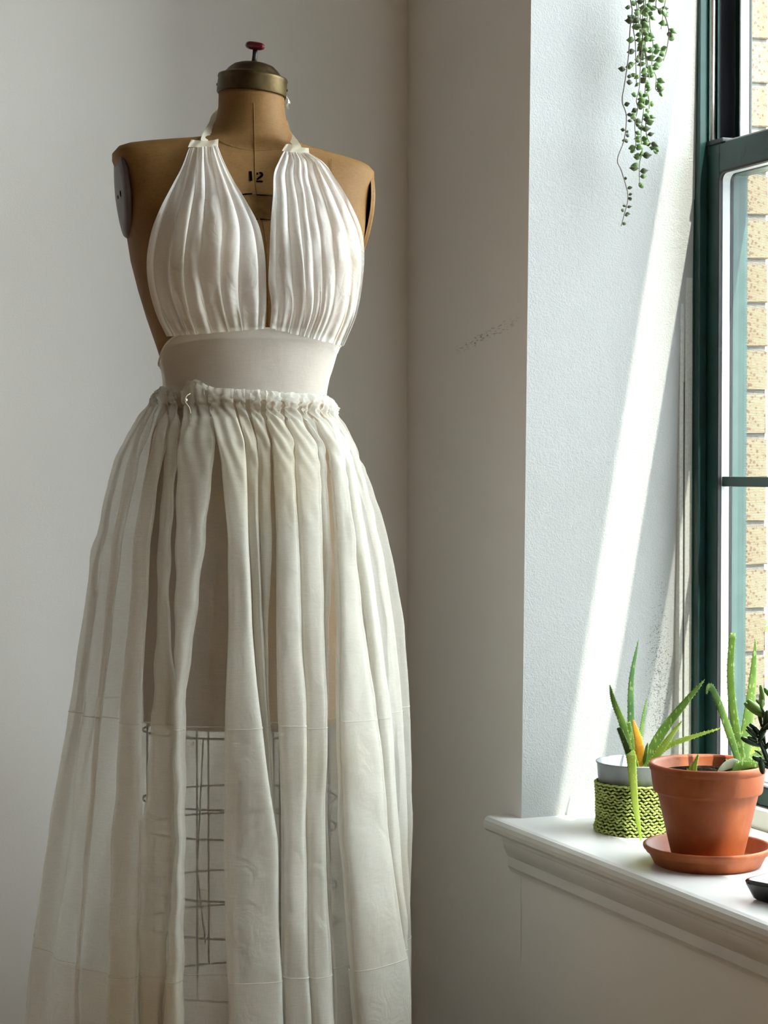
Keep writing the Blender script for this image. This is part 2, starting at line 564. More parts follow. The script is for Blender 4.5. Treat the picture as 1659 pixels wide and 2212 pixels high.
M['plate'] = mat_plain('lilac_grey_arm_plate', (0.085, 0.062, 0.062), 0.5, nscale=30, var=0.15)
M['ink'] = mat_plain('black_stencil_ink', (0.004, 0.003, 0.003), 0.9, spec=0.0)
M['patch'] = mat_plain('brown_paper_patch', (0.13, 0.068, 0.02), 0.6, spec=0.12, nscale=40, var=0.25, bump=0.4, bscale=90)
M['thread'] = mat_plain('tan_seam_thread', (0.20, 0.115, 0.045), 0.8, spec=0.1)
M['wire'] = mat_plain('dark_wire', (0.05, 0.04, 0.035), 0.5, metallic=0.5)
M['cord'] = mat_plain('hemp_cord', (0.45, 0.38, 0.27), 0.8)
M['pearl'] = mat_plain('pearl_bead', (0.85, 0.83, 0.78), 0.15)

# ------------------------------------------------------------------ the room
XL, YB, ZC = -3.6, -5.6, 3.05


def struct(o): return tag(o, kind='structure')


tag(struct(box('wall_back', XL - 0.2, 0.375, 0.0, 0.2, -0.1, ZC + 0.1, M['wall'])), 'plain white plaster wall behind the dress form')
struct(box('wall_left', XL - 0.2, XL, YB, 0.0, -0.1, ZC + 0.1, M['wall_dark']))
struct(box('wall_front', XL - 0.2, 0.375, YB - 0.2, YB, -0.1, ZC + 0.1, M['wall_dark']))
struct(box('ceiling', XL, 0.0, YB, 0.0, ZC, ZC + 0.1, M['wall_dark']))
floor = struct(box('floor', XL, 0.0, YB, 0.0, -0.1, -0.012, M['groove']))
bw = 0.12
me_board = None
for i in range(int(-XL / bw)):
    for j in range(2):
        y0 = YB + (j * 2.8 + (0.0 if i % 2 else 0.0))
        if me_board is None:
            o = box('floor_board', -bw / 2 + 0.001, bw / 2 - 0.001, 0.001, 2.799, -0.012, 0.0, M['floor'], floor, 0.001)
            me_board = o.data
        else:
            o = link('floor_board', me_board, None, floor)
        o.location = (XL + bw * (i + 0.5), y0, 0)

# right wall: far pier with a slightly leaning arris, apron below the sill, head, near wall
ARB = hit(1126, 1767, 0, 0.0)[1]      # arris at the sill
ART = hit(1148, 0, 0, 0.0)[1]         # arris at the top of the frame
def arris(z): return ARB + (ART - ARB) * (z - ZS) / (2.015 - ZS)
bm = bmesh.new()
def ring(z, ya):
    return [bm.verts.new(p) for p in ((0, 0, z), (0, ya, z), (0.375, ya if ya != 0 else 0, z), (0.375, 0, z))]
lo, mid, hi = ring(-0.1, arris(ZS)), ring(ZS - 0.028, arris(ZS)), ring(ZC + 0.1, arris(ZC))
for i in range(4):
    j = (i + 1) % 4
    bm.faces.new((lo[i], lo[j], mid[j], mid[i])); bm.faces.new((mid[i], mid[j], hi[j], hi[i]))
bm.faces.new(lo); bm.faces.new(hi)
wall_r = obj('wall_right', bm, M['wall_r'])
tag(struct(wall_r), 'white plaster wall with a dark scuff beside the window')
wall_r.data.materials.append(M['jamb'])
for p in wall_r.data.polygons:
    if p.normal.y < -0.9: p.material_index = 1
box('wall_below_sill', 0.0, 0.375, YN, arris(ZS) + 0.001, -0.1, ZS - 0.028, M['wall_n'], wall_r)
box('wall_above_window', 0.0, 0.375, YN, arris(ZC) - 0.003, ZH, ZC + 0.1, M['wall_n'], wall_r)
# unseen second window, added to brighten the dress and back wall
YA, YZ = -2.9, -5.3
box('wall_pier', 0.0, 0.375, YA, YN, -0.1, ZC + 0.1, M['wall_n'], wall_r)
box('wall_near', 0.0, 0.375, YB, YZ, -0.1, ZC + 0.1, M['wall_n'], wall_r)
box('wall_below_window', 0.0, 0.375, YZ, YA, -0.1, ZS, M['wall_n'], wall_r)
box('wall_above_window', 0.0, 0.375, YZ, YA, ZH, ZC + 0.1, M['wall_n'], wall_r)
w2 = struct(empty('window_fill', (0.35, 0, 0)))
for y in (YA - 0.06, (YA + YZ) / 2 - 0.03, YZ):
    box('frame_stile', -0.03, 0.02, y, y + 0.06, ZS, ZH, M['green'], w2, 0.003)
for z in (ZS, 1.75, ZH - 0.06):
    box('frame_rail', -0.028, 0.018, YZ, YA, z, z + 0.06, M['green'], w2, 0.003)
box('pane', -0.003, 0.003, YZ, YA, ZS, ZH, M['glass'], w2)

# skirting boards
struct(box('baseboard_back', XL, 0.0, -0.018, 0.0, 0.0, 0.14, M['trim'], None, 0.004))
struct(box('baseboard_right', -0.018, 0.0, YB, -0.018, 0.0, 0.14, M['trim'], None, 0.004))
struct(box('baseboard_left', XL, XL + 0.018, YB, -0.018, 0.0, 0.14, M['trim'], None, 0.004))

# the sill board with a rounded nose, and the moulding under it
NX = -0.047
prof = [(0.318, ZS), (NX + 0.010, ZS)]
for k in range(7):
    a = math.pi / 2 + math.pi * k / 6
    prof.append((NX + 0.012 + 0.012 * math.cos(a), ZS - 0.014 + 0.014 * math.sin(a)))
prof += [(NX + 0.012, ZS - 0.028), (0.318, ZS - 0.028)]
prof = prof[:1] + prof[2:]
bm = bmesh.new()
# the nose runs past the arris as a short horn; behind the wall face the board is cut to the opening
def sill_part(p, y0, y1):
    a = [bm.verts.new((x, y0, z)) for x, z in p]; b = [bm.verts.new((x, y1, z)) for x, z in p]
    for i in range(len(p)):
        j = (i + 1) % len(p)
        bm.faces.new((a[i], a[j], b[j], b[i]))
    bm.faces.new(a); bm.faces.new(b)
horn = [(0.0, ZS)] + prof[1:-1] + [(0.0, ZS - 0.028)]
sill_part(prof, arris(ZS) - 0.001, YN)
sill_part(horn, arris(ZS) - 0.001, -0.435)
sill = obj('trim_1', bm, M['trim'], None)
tag(struct(sill), 'white painted window sill with a rounded worn nose')
ap = [(0.0, ZS - 0.028), (-0.030, ZS - 0.028), (-0.030, ZS - 0.036), (-0.027, ZS - 0.038)]
for k in range(9):                       # a shallow cove
    t = k / 8
    ap.append((-0.027 + 0.012 * (t ** 1.8) , ZS - 0.038 - 0.026 * t - 0.0))
ap += [(-0.014, ZS - 0.066), (-0.013, ZS - 0.067), (-0.013, ZS - 0.083), (-0.011, ZS - 0.086), (-0.007, ZS - 0.090), (-0.006, ZS - 0.094), (0.0, ZS - 0.094)]
prism_y('apron_moulding', ap, -0.449, YN, M['trim'], sill, miter=0.75)

# ------------------------------------------------------------------ window
win = tag(struct(empty('window_1', (0, 0, 0))), 'dark green sash window with a grid bar')
YW = -0.5
def wbox(name, x0, x1, y0, y1, z0, z1, mat, parent=win, bevel=0.0015):
    return box(name, x0, x1, y0, y1, z0, z1, mat, parent, bevel)
wbox('wall_bead', 0.293, 0.3005, YW + 0.03, YW - 0.004, ZS, ZH, M['bead'])
wbox('bead_groove', 0.300, 0.3035, YW + 0.03, YW - 0.001, ZS, ZH, M['groove'], win, 0)
wbox('wall_bead', 0.303, 0.318, YW + 0.03, YW - 0.005, ZS, ZH, M['bead'])
ZB = ZS + 0.032
wbox('bottom_riser', 0.312, 0.345, YW, YN, ZS - 0.005, ZB, M['trim'])
# outer frame, far side: room face, stop and the sash track behind
wbox('frame_stile', 0.318, 0.333, YW + 0.03, YW - 0.024, ZB, ZH, M['green'])
wbox('frame_lip', 0.3165, 0.320, YW + 0.03, YW - 0.008, ZB, ZH, M['green'], win, 0.0005)
wbox('sash_track', 0.333, 0.400, YW + 0.03, YW - 0.020, ZB, ZH, M['black'], win, 0)
wbox('track_fin', 0.349, 0.353, YW, YW - 0.030, 1.79, ZH, M['green'], win, 0.0005)
wbox('frame_stile', 0.318, 0.400, YN, YN + 0.05, ZB, ZH, M['green'])
wbox('frame_head', 0.318, 0.400, YW, YN, ZH - 0.06, ZH, M['green'])
wbox('frame_sill', 0.345, 0.430, YW, YN, ZS - 0.005, ZB + 0.004, M['green'])
tube('balance_rod', [(0.3405, YW - 0.0275, 1.785), (0.3405, YW - 0.0275, ZH - 0.04)], 0.0052, M['steel'], win, 14)
wbox('frame_stop', 0.3335, 0.3365, YW, YW - 0.029, 1.78, ZH, M['greenlite'], win, 0.0005)

ZR0, ZR1 = 1.746, 1.795
YE = YN + 0.055
def sash(name, x0, x1, z0, z1, stile, brail, trail, mat):
    s = wbox(name, x0, x1, YW - 0.0215, YW - stile, z0, z1, mat)                # far stile carries the rest of the sash
    wbox('sash_stile', x0, x1, YE, YE + 0.04, z0, z1, mat, s)
    wbox('bottom_rail', x0, x1, YW - stile, YE + 0.04, z0, z0 + brail, mat, s)
    wbox('top_rail', x0, x1, YW - stile, YE + 0.04, z1 - trail, z1, mat, s)
    return s
low = sash('lower_sash', 0.334, 0.3885, ZB + 0.002, ZR1, 0.0595, 0.030, ZR1 - ZR0, M['green'])
upp = sash('upper_sash', 0.3895, 0.3995, ZR0, ZH - 0.05, 0.0595, ZR1 - ZR0, 0.05, M['green'])

def rounded_frame(name, x0, x1, y0, y1, z0, z1, w, rad, mat, parent):
    """a closed frame with rounded corners lying in the window plane"""
    def loop(ins):
        r = max(rad - ins, 0.001)
        a0, a1, b0, b1 = y0 - ins, y1 + ins, z0 + ins, z1 - ins
        pts = []
        for q in range(4):
            for k in range(7):
                t = math.pi / 2 * k / 6
                c, d = math.cos(t), math.sin(t)
                pts.append(((a0 - r + r * c, b0 + r - r * d), (a1 + r - r * d, b0 + r - r * c), (a1 + r - r * c, b1 - r + r * d), (a0 - r + r * d, b1 - r + r * c))[q])
        return pts
    outer, inner = loop(0.0), loop(w)
    n = len(outer)
    vs = [(x, y, z) for x, lp in ((x0, outer), (x0, inner), (x1, inner), (x1, outer)) for y, z in lp]
    fs = []
    for a, b in ((0, 1), (1, 2), (2, 3), (3, 0)):
        for i in range(n):
            j = (i + 1) % n
            fs.append((a * n + i, a * n + j, b * n + j, b * n + i))
    return pyobj(name, vs, fs, mat, parent, False)

y0s, y1s = YW - 0.0575, YE + 0.04 - 0.002
def glaze(s, xa, z0, z1, stilemat):
    rounded_frame('gasket', xa - 0.0005, xa + 0.006, y0s, y1s, z0 - 0.002, z1 + 0.002, 0.0035, 0.016, M['rubber'], s)
    rounded_frame('spacer', xa + 0.006, xa + 0.0215, y0s, y1s, z0 - 0.002, z1 + 0.002, 0.0042, 0.018, M['alu'], s)
    rounded_frame('gasket', xa + 0.0215, xa + 0.0265, y0s, y1s, z0 - 0.002, z1 + 0.002, 0.0048, 0.018, M['rubber'], s)
    box('pane', xa + 0.0222, xa + 0.0252, y0s - 0.003, y1s + 0.003, z0 + 0.002, z1 - 0.002, M['glass'], s)
glaze(low, 0.334, ZB + 0.032, ZR0, M['green'])
rounded_frame('outer_bead', 0.3605, 0.3893, y0s, y1s, ZB + 0.03, ZR0 + 0.002, 0.0052, 0.012, M['greenlite'], low)
rounded_frame('spacer', 0.375, 0.392, y0s, y1s, ZR1 - 0.002, ZH - 0.098, 0.004, 0.006, M['alu'], upp)
rounded_frame('gasket', 0.392, 0.3965, y0s, y1s, ZR1 - 0.002, ZH - 0.098, 0.0046, 0.006, M['rubber'], upp)
box('pane', 0.3930, 0.3955, y0s - 0.003, y1s + 0.003, ZR1 + 0.001, ZH - 0.101, M['glass'], upp)
zm = hit(1560, 1040, 0, 0.345)[2]
wbox('glazing_bar', 0.341, 0.3500, YW - 0.0590, YE + 0.04, zm - 0.0085, zm + 0.0085, M['greenlite'], low)
box('insect_screen', 0.3855, 0.3865, y0s - 0.005, y1s + 0.005, ZB + 0.036, ZR0 - 0.003, M['screen'], win)
wbox('sash_cap', 0.330, 0.372, YW - 0.022, YW - 0.075, ZR1, ZR1 + 0.008, M['black'], low, 0.002)
wbox('sash_ledge', 0.336, 0.376, YW - 0.075, YE + 0.03, ZR1, ZR1 + 0.003, M['alu'], low, 0.001)

# ------------------------------------------------------------------ outside: brick leaf of the wall, ground, tree
leaf_x0, leaf_x1 = 0.376, 0.473
ext = tag(struct(box('wall_exterior', leaf_x0, leaf_x1 - 0.003, YW + 0.003, 0.62, -0.4, 3.2, M['mortar'])), 'cream speckled brick wall outside the window')
course = 0.0765
bm_meshes = {}
def brick(y0, y1, z):
    ln = round(y1 - y0, 4)
    if ln not in bm_meshes:
        bms = []
        for v in range(4):
            bm = bmesh.new()
            add_box(bm, leaf_x0 - 0.0 + 0.002, leaf_x1, 0, ln, 0, course - 0.010, 0.002)
            rr = random.Random(v * 13 + 5)
            for q in bm.verts:
                q.co += Vector((rr.uniform(-0.002, 0.002), rr.uniform(-0.0015, 0.0015), rr.uniform(-0.0015, 0.0015)))
            me = bpy.data.meshes.new('brick'); bmesh.ops.recalc_face_normals(bm, faces=bm.faces); bm.to_mesh(me); bm.free(); me.materials.append(M['brick'])
            bms.append(me)
        bm_meshes[ln] = bms
    o = link('brick', random.choice(bm_meshes[ln]), None, ext)
    o.location = (random.uniform(-0.002, 0.002), y0, z)
    return o
zc0 = hit(1630, 1219, 1, YW)[2] - 0.0765 * 10
for k in range(34):
    z = zc0 + k * course
    y = YW
    lens = [0.2150, 0.2150, 0.2150, 0.2150, 0.2150] if k % 2 else [0.1025, 0.2150, 0.2150, 0.2150, 0.2150]
    for ln in lens:
        if y > 0.5: break
        brick(y, y + ln, z)
        y += ln + 0.010
struct(box('wall_facade', leaf_x0, leaf_x1, YA, YN, -0.4, 3.2, M['brick']))
tag(struct(box('wall_light_blocker', leaf_x1, 1.7, -2.8, -2.45, -3.1, 3.1, M['blocker'])), 'grey wing added outside, unseen, to hold sky light off the jamb')  # unseen block added to cut the sky light reaching the jamb
struct(box('trim_2', 0.376, 0.50, YN, YW + 0.004, ZS - 0.09, ZS - 0.01, M['concrete'], None, 0.004))
tag(struct(box('ground', -20, 60, -60, 60, -3.2, -3.1, M['concrete'])), 'grey paved ground outside the window')

# ------------------------------------------------------------------ dress form
D0 = 2.95
P0 = at_depth(530, 1005, D0)
ROOT = np.array([P0[0], P0[1], 0.0])
PSI = math.radians(17)               # the form is turned a little towards the window


def loc_px(px, py, v=0.0):
    """photo pixel at a distance v in front of the form's axis -> (u, v, z) in form space"""
    p = at_depth(px, py, D0 - v) - ROOT
    return np.array([p @ RT, v, p[2]])


def xyz(u, v, z): return (u, -v, z)


def zpx(py): return loc_px(530, py)[2]
def wpx(dx): return dx * D0 / FPX


form = empty('dress_form', ROOT, -YAW)
tag(form, 'brown linen size 12 tailor dress form with brass neck cap and red knob', 'dress form')
dress = empty('halter_dress', ROOT, -YAW)
tag(dress, 'white sheer cotton halter dress with gathered full skirt on the dress form', 'dress')

# rings: photo y, half width px, centre px, front depth, back depth, exponent
RINGS = np.array([
    (200, 70, 543, .050, .050, 2.0), (235, 71, 543, .051, .051, 2.0), (262, 76, 543, .055, .055, 2.0),
    (284, 86, 543, .060, .062, 2.0), (300, 100, 543, .062, .070, 2.1), (309, 116, 542, .062, .074, 2.2),
    (315, 150, 540, .060, .078, 2.3), (321, 192, 537, .058, .080, 2.4), (327, 230, 534, .056, .082, 2.5),
    (333, 258, 532, .056, .084, 2.6), (340, 274, 530, .058, .085, 2.8), (352, 284, 530, .062, .088, 3.0), (366, 284, 530, .066, .090, 3.0),
    (390, 274, 530, .074, .094, 3.0), (450, 264, 530, .090, .098, 2.9), (500, 257, 530, .104, .098, 2.7),
    (540, 252, 530, .112, .096, 2.5), (580, 246, 530, .112, .094, 2.4), (640, 232, 531, .104, .088, 2.3),
    (700, 214, 531, .097, .082, 2.2), (760, 193, 531, .091, .077, 2.1), (810, 177, 531, .087, .075, 2.1),
    (845, 172, 530, .086, .076, 2.1), (880, 181, 530, .090, .082, 2.1), (950, 200, 528, .098, .098, 2.1),
    (1050, 212, 525, .106, .115, 2.1), (1200, 215, 522, .110, .125, 2.1), (1400, 212, 520, .110, .122, 2.1),
    (1562, 208, 518, .108, .118, 2.1)])
TILT = 0.036


def ring_par(py):
    r = [np.interp(py, RINGS[:, 0], RINGS[:, k]) for k in range(1, 6)]
    return wpx(r[0]), loc_px(r[1], py)[0], r[2], r[3], r[4]


def bust(ang_u, py):
    """extra forward swell at the bust"""
    g = math.exp(-((py - 560) / 75.0) ** 2)
    return 0.030 * g * (math.exp(-((ang_u - 0.085) / 0.055) ** 2) + math.exp(-((ang_u + 0.085) / 0.055) ** 2))


def body_pt(phi, py, off=0.0):
    """phi: pi/2 = front, 0 = image right, pi = image left"""
    a, c, bf, bb, n = ring_par(py)
    cs, sn = math.cos(phi), math.sin(phi)
    e = 2.0 / n
    x = (a + off) * math.copysign(abs(cs) ** e, cs)
    y = ((bf if sn > 0 else bb) + off) * math.copysign(abs(sn) ** e, sn)
    if sn > 0:
        y += bust(x, py) * sn
    u = x * math.cos(PSI) + y * math.sin(PSI)
    v = -x * math.sin(PSI) + y * math.cos(PSI)
    return c + u, v, zpx(py) - TILT * x


def body_mesh():
    pys = []
    for i in range(len(RINGS) - 1):
        n = max(1, int((RINGS[i + 1][0] - RINGS[i][0]) / 14))
        pys += list(np.linspace(RINGS[i][0], RINGS[i + 1][0], n, endpoint=False))
    pys.append(RINGS[-1][0])
    seg = 96
    vs, fs = [], []
    for py in pys:
        for k in range(seg):
            vs.append(xyz(*body_pt(2 * math.pi * k / seg, py)))
    for i in range(len(pys) - 1):
        for k in range(seg):
            k2 = (k + 1) % seg
            fs.append((i * seg + k, (i + 1) * seg + k, (i + 1) * seg + k2, i * seg + k2))
    fs.append(tuple(range(seg))); fs.append(tuple(len(vs) - 1 - k for k in range(seg)))
    return vs, fs


v_, f_ = body_mesh()
pyobj('torso', v_, f_, M['body'], form)

# front depth of the torso as a function of (u, z), for laying cloth on it
_PY = np.arange(205, 1000, 6.0)
_UU = np.linspace(-0.25, 0.25, 126)
_FR = np.zeros((len(_PY), len(_UU)))
for i, py in enumerate(_PY):
    pts = np.array([body_pt(a, py)[:2] for a in np.linspace(-0.6, math.pi + 0.6, 160)])
    ordr = np.argsort(pts[:, 0])
    _FR[i] = np.interp(_UU, pts[ordr, 0], pts[ordr, 1], left=-0.02, right=-0.04)


def front(u, py):
    i = np.clip((py - _PY[0]) / 6.0, 0, len(_PY) - 1.001)
    i0 = int(i); t = i - i0
    return float(np.interp(u, _UU, _FR[i0]) * (1 - t) + np.interp(u, _UU, _FR[i0 + 1]) * t)


# drape surface: cloth leaves the body where the side turns away too steeply
_DR = np.zeros_like(_FR)
for i in range(len(_PY)):
    dist = np.abs(_UU[:, None] - _UU[None, :])
    lip = (_FR[i][None, :] - np.where(dist < 0.02, 0.6 * dist, 0.012 + 1.35 * (dist - 0.02))).max(axis=1)
    _DR[i] = lip
_k = np.ones(5) / 5
for i in range(len(_UU)):
    pad = np.pad(_DR[:, i], 2, mode='edge'); _DR[:, i] = np.convolve(pad, _k, 'valid')


def on_drape(px, py, off):
    v = 0.08
    for _ in range(5):
        q = loc_px(px, py, v)
        pyl = 1005 + (py - 1005) * (D0 - v) / D0
        i = np.clip((pyl - _PY[0]) / 6.0, 0, len(_PY) - 1.001)
        i0 = int(i); t = i - i0
        vn = float(np.interp(q[0], _UU, _DR[i0]) * (1 - t) + np.interp(q[0], _UU, _DR[i0 + 1]) * t) + off
        v = 0.5 * v + 0.5 * vn
    return loc_px(px, py, v)


def on_front(px, py, off):
    """point over the torso front whose image is the pixel (px, py)"""
    v = 0.08
    for _ in range(4):
        q = loc_px(px, py, v)
        pyl = 1005 + (py - 1005) * (D0 - v) / D0        # the ring level that this height belongs to
        v = front(q[0], pyl) + off
    q = loc_px(px, py, v)
    return q


# neck cap, stem and knob
def body_frame_obj(o, py, lean=0.055):
    a, c, bf, bb, n = ring_par(py)
    o.location = xyz(c, 0.0, zpx(py))
    o.rotation_euler = (0.0, lean, 0.0)
cap = lathe('neck_cap', [(0.046, 0.0), (0.0525, 0.0), (0.0533, 0.002), (0.0528, 0.022), (0.0536, 0.0245), (0.0528, 0.0275), (0.047, 0.0295), (0.0425, 0.0330),
                         (0.0375, 0.0390), (0.0310, 0.0445), (0.022, 0.0478), (0.012, 0.0493), (0.0, 0.0496)], M['brass'], form)
body_frame_obj(cap, 206, 0.085)
lathe('rivet', [(0.0, 0), (0.002, 0.0005), (0.0022, 0.0015), (0.0, 0.002)], M['iron'], cap, 10).matrix_local = Matrix.Translation((-0.0527, 0, 0.012)) @ Matrix.Rotation(-math.pi / 2, 4, 'Y')
lathe('rivet', [(0.0, 0), (0.002, 0.0005), (0.0022, 0.0015), (0.0, 0.002)], M['iron'], cap, 10).matrix_local = Matrix.Translation((0.0527, 0, 0.012)) @ Matrix.Rotation(math.pi / 2, 4, 'Y')
st = lathe('screw_stem', [(0.0, 0.048), (0.0085, 0.048), (0.008, 0.0505), (0.0042, 0.0515), (0.0038, 0.058), (0.0036, 0.074), (0.0, 0.076)], M['iron'], form, 20)
body_frame_obj(st, 206, 0.085)
vs, fs = [], []
for i in range(13):
    t = i / 12
    r = 0.0072 * (max(0.0, 1 - abs(2 * t - 1) ** 3.2)) ** 0.5 * (1.0 - 0.12 * t)
    for k in range(16):
        a = 2 * math.pi * k / 16
        vs.append(((t - 0.47) * 0.034, r * math.cos(a), r * 0.95 * math.sin(a)))
for i in range(12):
    for k in range(16):
        k2 = (k + 1) % 16
        fs.append((i * 16 + k, i * 16 + k2, (i + 1) * 16 + k2, (i + 1) * 16 + k))
knob = pyobj('knob', vs, fs, M['red'], form)
tag(knob, 'glossy dark red knob')
q = loc_px(550, 99)
knob.location = xyz(*q); knob.rotation_euler = (0, 0.19, -0.35)

# oval arm plates in the armholes
for sgn in (-1, 1):
    vs, fs = [], []
    seg = 40
    prof = [(1.0, 0.0), (1.0, 0.004), (0.96, 0.007), (0.6, 0.0085), (0.0, 0.009)]
    for r, h in prof:
        for k in range(seg):
            a = 2 * math.pi * k / seg
            taper = 1.0 - 0.22 * max(0.0, -math.sin(a))
            vs.append((h, 0.050 * r * math.cos(a) * taper, 0.0655 * r * math.sin(a)))
    for i in range(len(prof) - 1):
        for k in range(seg):
            k2 = (k + 1) % seg
            fs.append((i * seg + k, i * seg + k2, (i + 1) * seg + k2, (i + 1) * seg + k))
    fs.append(tuple(range(seg)))
    pl = pyobj('arm_plate', vs, fs, M['plate'] if sgn < 0 else M['body'], form)
    tag(pl, 'lilac grey oval arm plate' if sgn < 0 else 'brown oval arm plate')
    a, c, bf, bb, n = ring_par(440)
    lat = (a - 0.004) * sgn
    # tilt the plate in towards the waist, as the armhole runs
    m = Matrix.Translation(xyz(c + lat * math.cos(PSI), -lat * math.sin(PSI), zpx(440) - TILT * lat))
    ang = PSI if sgn > 0 else PSI + math.pi
    m = m @ Matrix.Rotation(ang, 4, 'Z') @ Matrix.Rotation(0.10, 4, 'Y')
    pl.matrix_local = m
    if sgn < 0:
        for dy, dz, r in ((0.012, 0.0, 0.0045), (-0.012, -0.002, 0.003)):
            b = lathe('bolt_hole', [(0.0, 0.0), (r, 0.0), (r, 0.0008), (0.0, 0.001)], M['ink'], pl, 14)
            b.matrix_local = Matrix.Translation((0.0083, dy, dz)) @ Matrix.Rotation(math.pi / 2, 4, 'Y')


def strip_on_front(name, pts, off, mat, rad=None, parent=form, n=40):
    path = [xyz(*on_front(px, py, off)) for px, py in catmull(pts, n)]
    return tube(name, path, rad, mat, parent, 6)


strip_on_front('centre_seam', [(548, 222), (549, 280), (550, 330), (552, 395), (562, 450), (574, 520), (579, 620), (580, 705)], 0.0004, M['thread'], 0.0007)
strip_on_front('neck_seam', [(468, 300), (500, 316), (548, 325), (590, 322), (615, 312)], 0.0002, M['thread'], 0.0004)
strip_on_front('shoulder_seam', [(715, 343), (716, 360), (718, 385), (724, 420)], 0.0002, M['thread'], 0.0004)


def decal(name, strokes, off, mat, parent):
    """flat print laid on the torso: strokes are (points, width px)"""
    data = []
    for pts, w in strokes:
        c = catmull(pts, max(4, 4 * len(pts)))
        tg = np.gradient(c, axis=0); tg /= np.linalg.norm(tg, axis=1)[:, None]
        nr = np.stack([-tg[:, 1], tg[:, 0]], 1)
        ws = np.full(len(c), w) if np.isscalar(w) else np.interp(np.linspace(0, 1, len(c)), np.linspace(0, 1, len(w)), w)
        vs = []
        for i in range(len(c)):
            for s in (-0.5, 0.0, 0.5):
                vs.append(xyz(*on_front(*(c[i] + nr[i] * s * ws[i]), off)))
        fs = [(i * 3 + k, i * 3 + k + 1, i * 3 + k + 4, i * 3 + k + 3) for i in range(len(c) - 1) for k in range(2)]
        data.append((vs, fs))
    v, f = merge(data)
    return pyobj(name, v, f, mat, parent)


number = decal('size_number', [([(541, 369.5), (541.8, 380), (542.4, 390.8)], 6.0),
                      ([(554.0, 375.2), (557.5, 375.2)], 5.0),
                      ([(559.5, 373.0), (564.5, 373.6), (566.2, 377.5), (563.8, 381.3), (559.0, 384.5), (555.0, 388.0)], [3.0, 4.2, 5.2, 5.0, 4.4, 3.2]),
                      ([(553.5, 391.6), (567.8, 392.2)], 3.6)], 0.0012, M['ink'], form)
tag(number, 'black stencilled number 12')
vs, fs = [], []
G = 14
for j in range(G):
    for i in range(G):
        px = 508 + (608 - 508) * i / (G - 1); py = 419 + (475 - 419) * j / (G - 1)
        py += 3 * noise.noise(Vector((px * 0.07, j * 0.8, 0)))
        vs.append(xyz(*on_front(px, py, 0.0018 + 0.0007 * noise.noise(Vector((i * 0.7, j * 0.7, 3))))))
for j in range(G - 1):
    for i in range(G - 1):
        fs.append((j * G + i, j * G + i + 1, (j + 1) * G + i + 1, (j + 1) * G + i))
patch = pyobj('paper_patch', vs, fs, M['patch'], form)
for strokes in ([([(512, 422), (530, 419.5), (545, 418.5)], [0.6, 3.6, 3.0])], [([(554, 421), (562, 421.5), (585, 423), (600, 424)], [1.8, 2.6, 1.2, 0.8])],
                [([(545, 473), (556, 474)], [3.0, 2.2])], [([(562, 473.5), (574, 474.2), (590, 475)], [3.0, 1.6, 0.8])]):
    decal('torn_edge', strokes, 0.0032, M['ink'], patch)

# wire cage under the torso, pole and foot
cage = empty('wire_cage'); cage.parent = form
a_c, c_c, _, _, _ = ring_par(1555)
def cage_pt(phi, py, k=1.0):
    a = 0.146 * k
    return xyz(c_c + a * math.cos(phi) * 1.02, 0.115 * k * math.sin(phi), zpx(py))
for py in (1574, 1722, 1784, 1912, 1990, 2120):
    tube('cage_hoop', [cage_pt(2 * math.pi * k / 48, py) for k in range(49)], 0.0017, M['wire'], cage, 6)
for k in range(8):
    ph = math.radians(112 + 45 * k)
    tube('cage_rod', [cage_pt(ph, 1555), cage_pt(ph, 2120)], 0.0017, M['wire'], cage, 6)
tube('cage_rod', [cage_pt(math.radians(108), 1574), cage_pt(math.radians(112), 1850), cage_pt(math.radians(107), 2000)], 0.0014, M['wire'], cage, 6)
tube('stand_pole', [xyz(c_c, 0, 0.03), xyz(c_c, 0, zpx(1540))], 0.014, M['iron'], form, 16)
lathe('stand_base', [(0.0, 0.0), (0.17, 0.0), (0.172, 0.008), (0.15, 0.018), (0.06, 0.03), (0.025, 0.05), (0.02, 0.07), (0.0, 0.07)], M['iron'], form, 48, (xyz(c_c, 0, 0)))

# ------------------------------------------------------------------ dress: bodice halves
def fnoise(x, y, z=0.0): return noise.noise(Vector((x, y, z)))


def interp_edge(tab, t):
    tab = np.array(tab, float)
    return np.interp(t, tab[:, 0], tab[:, 1])


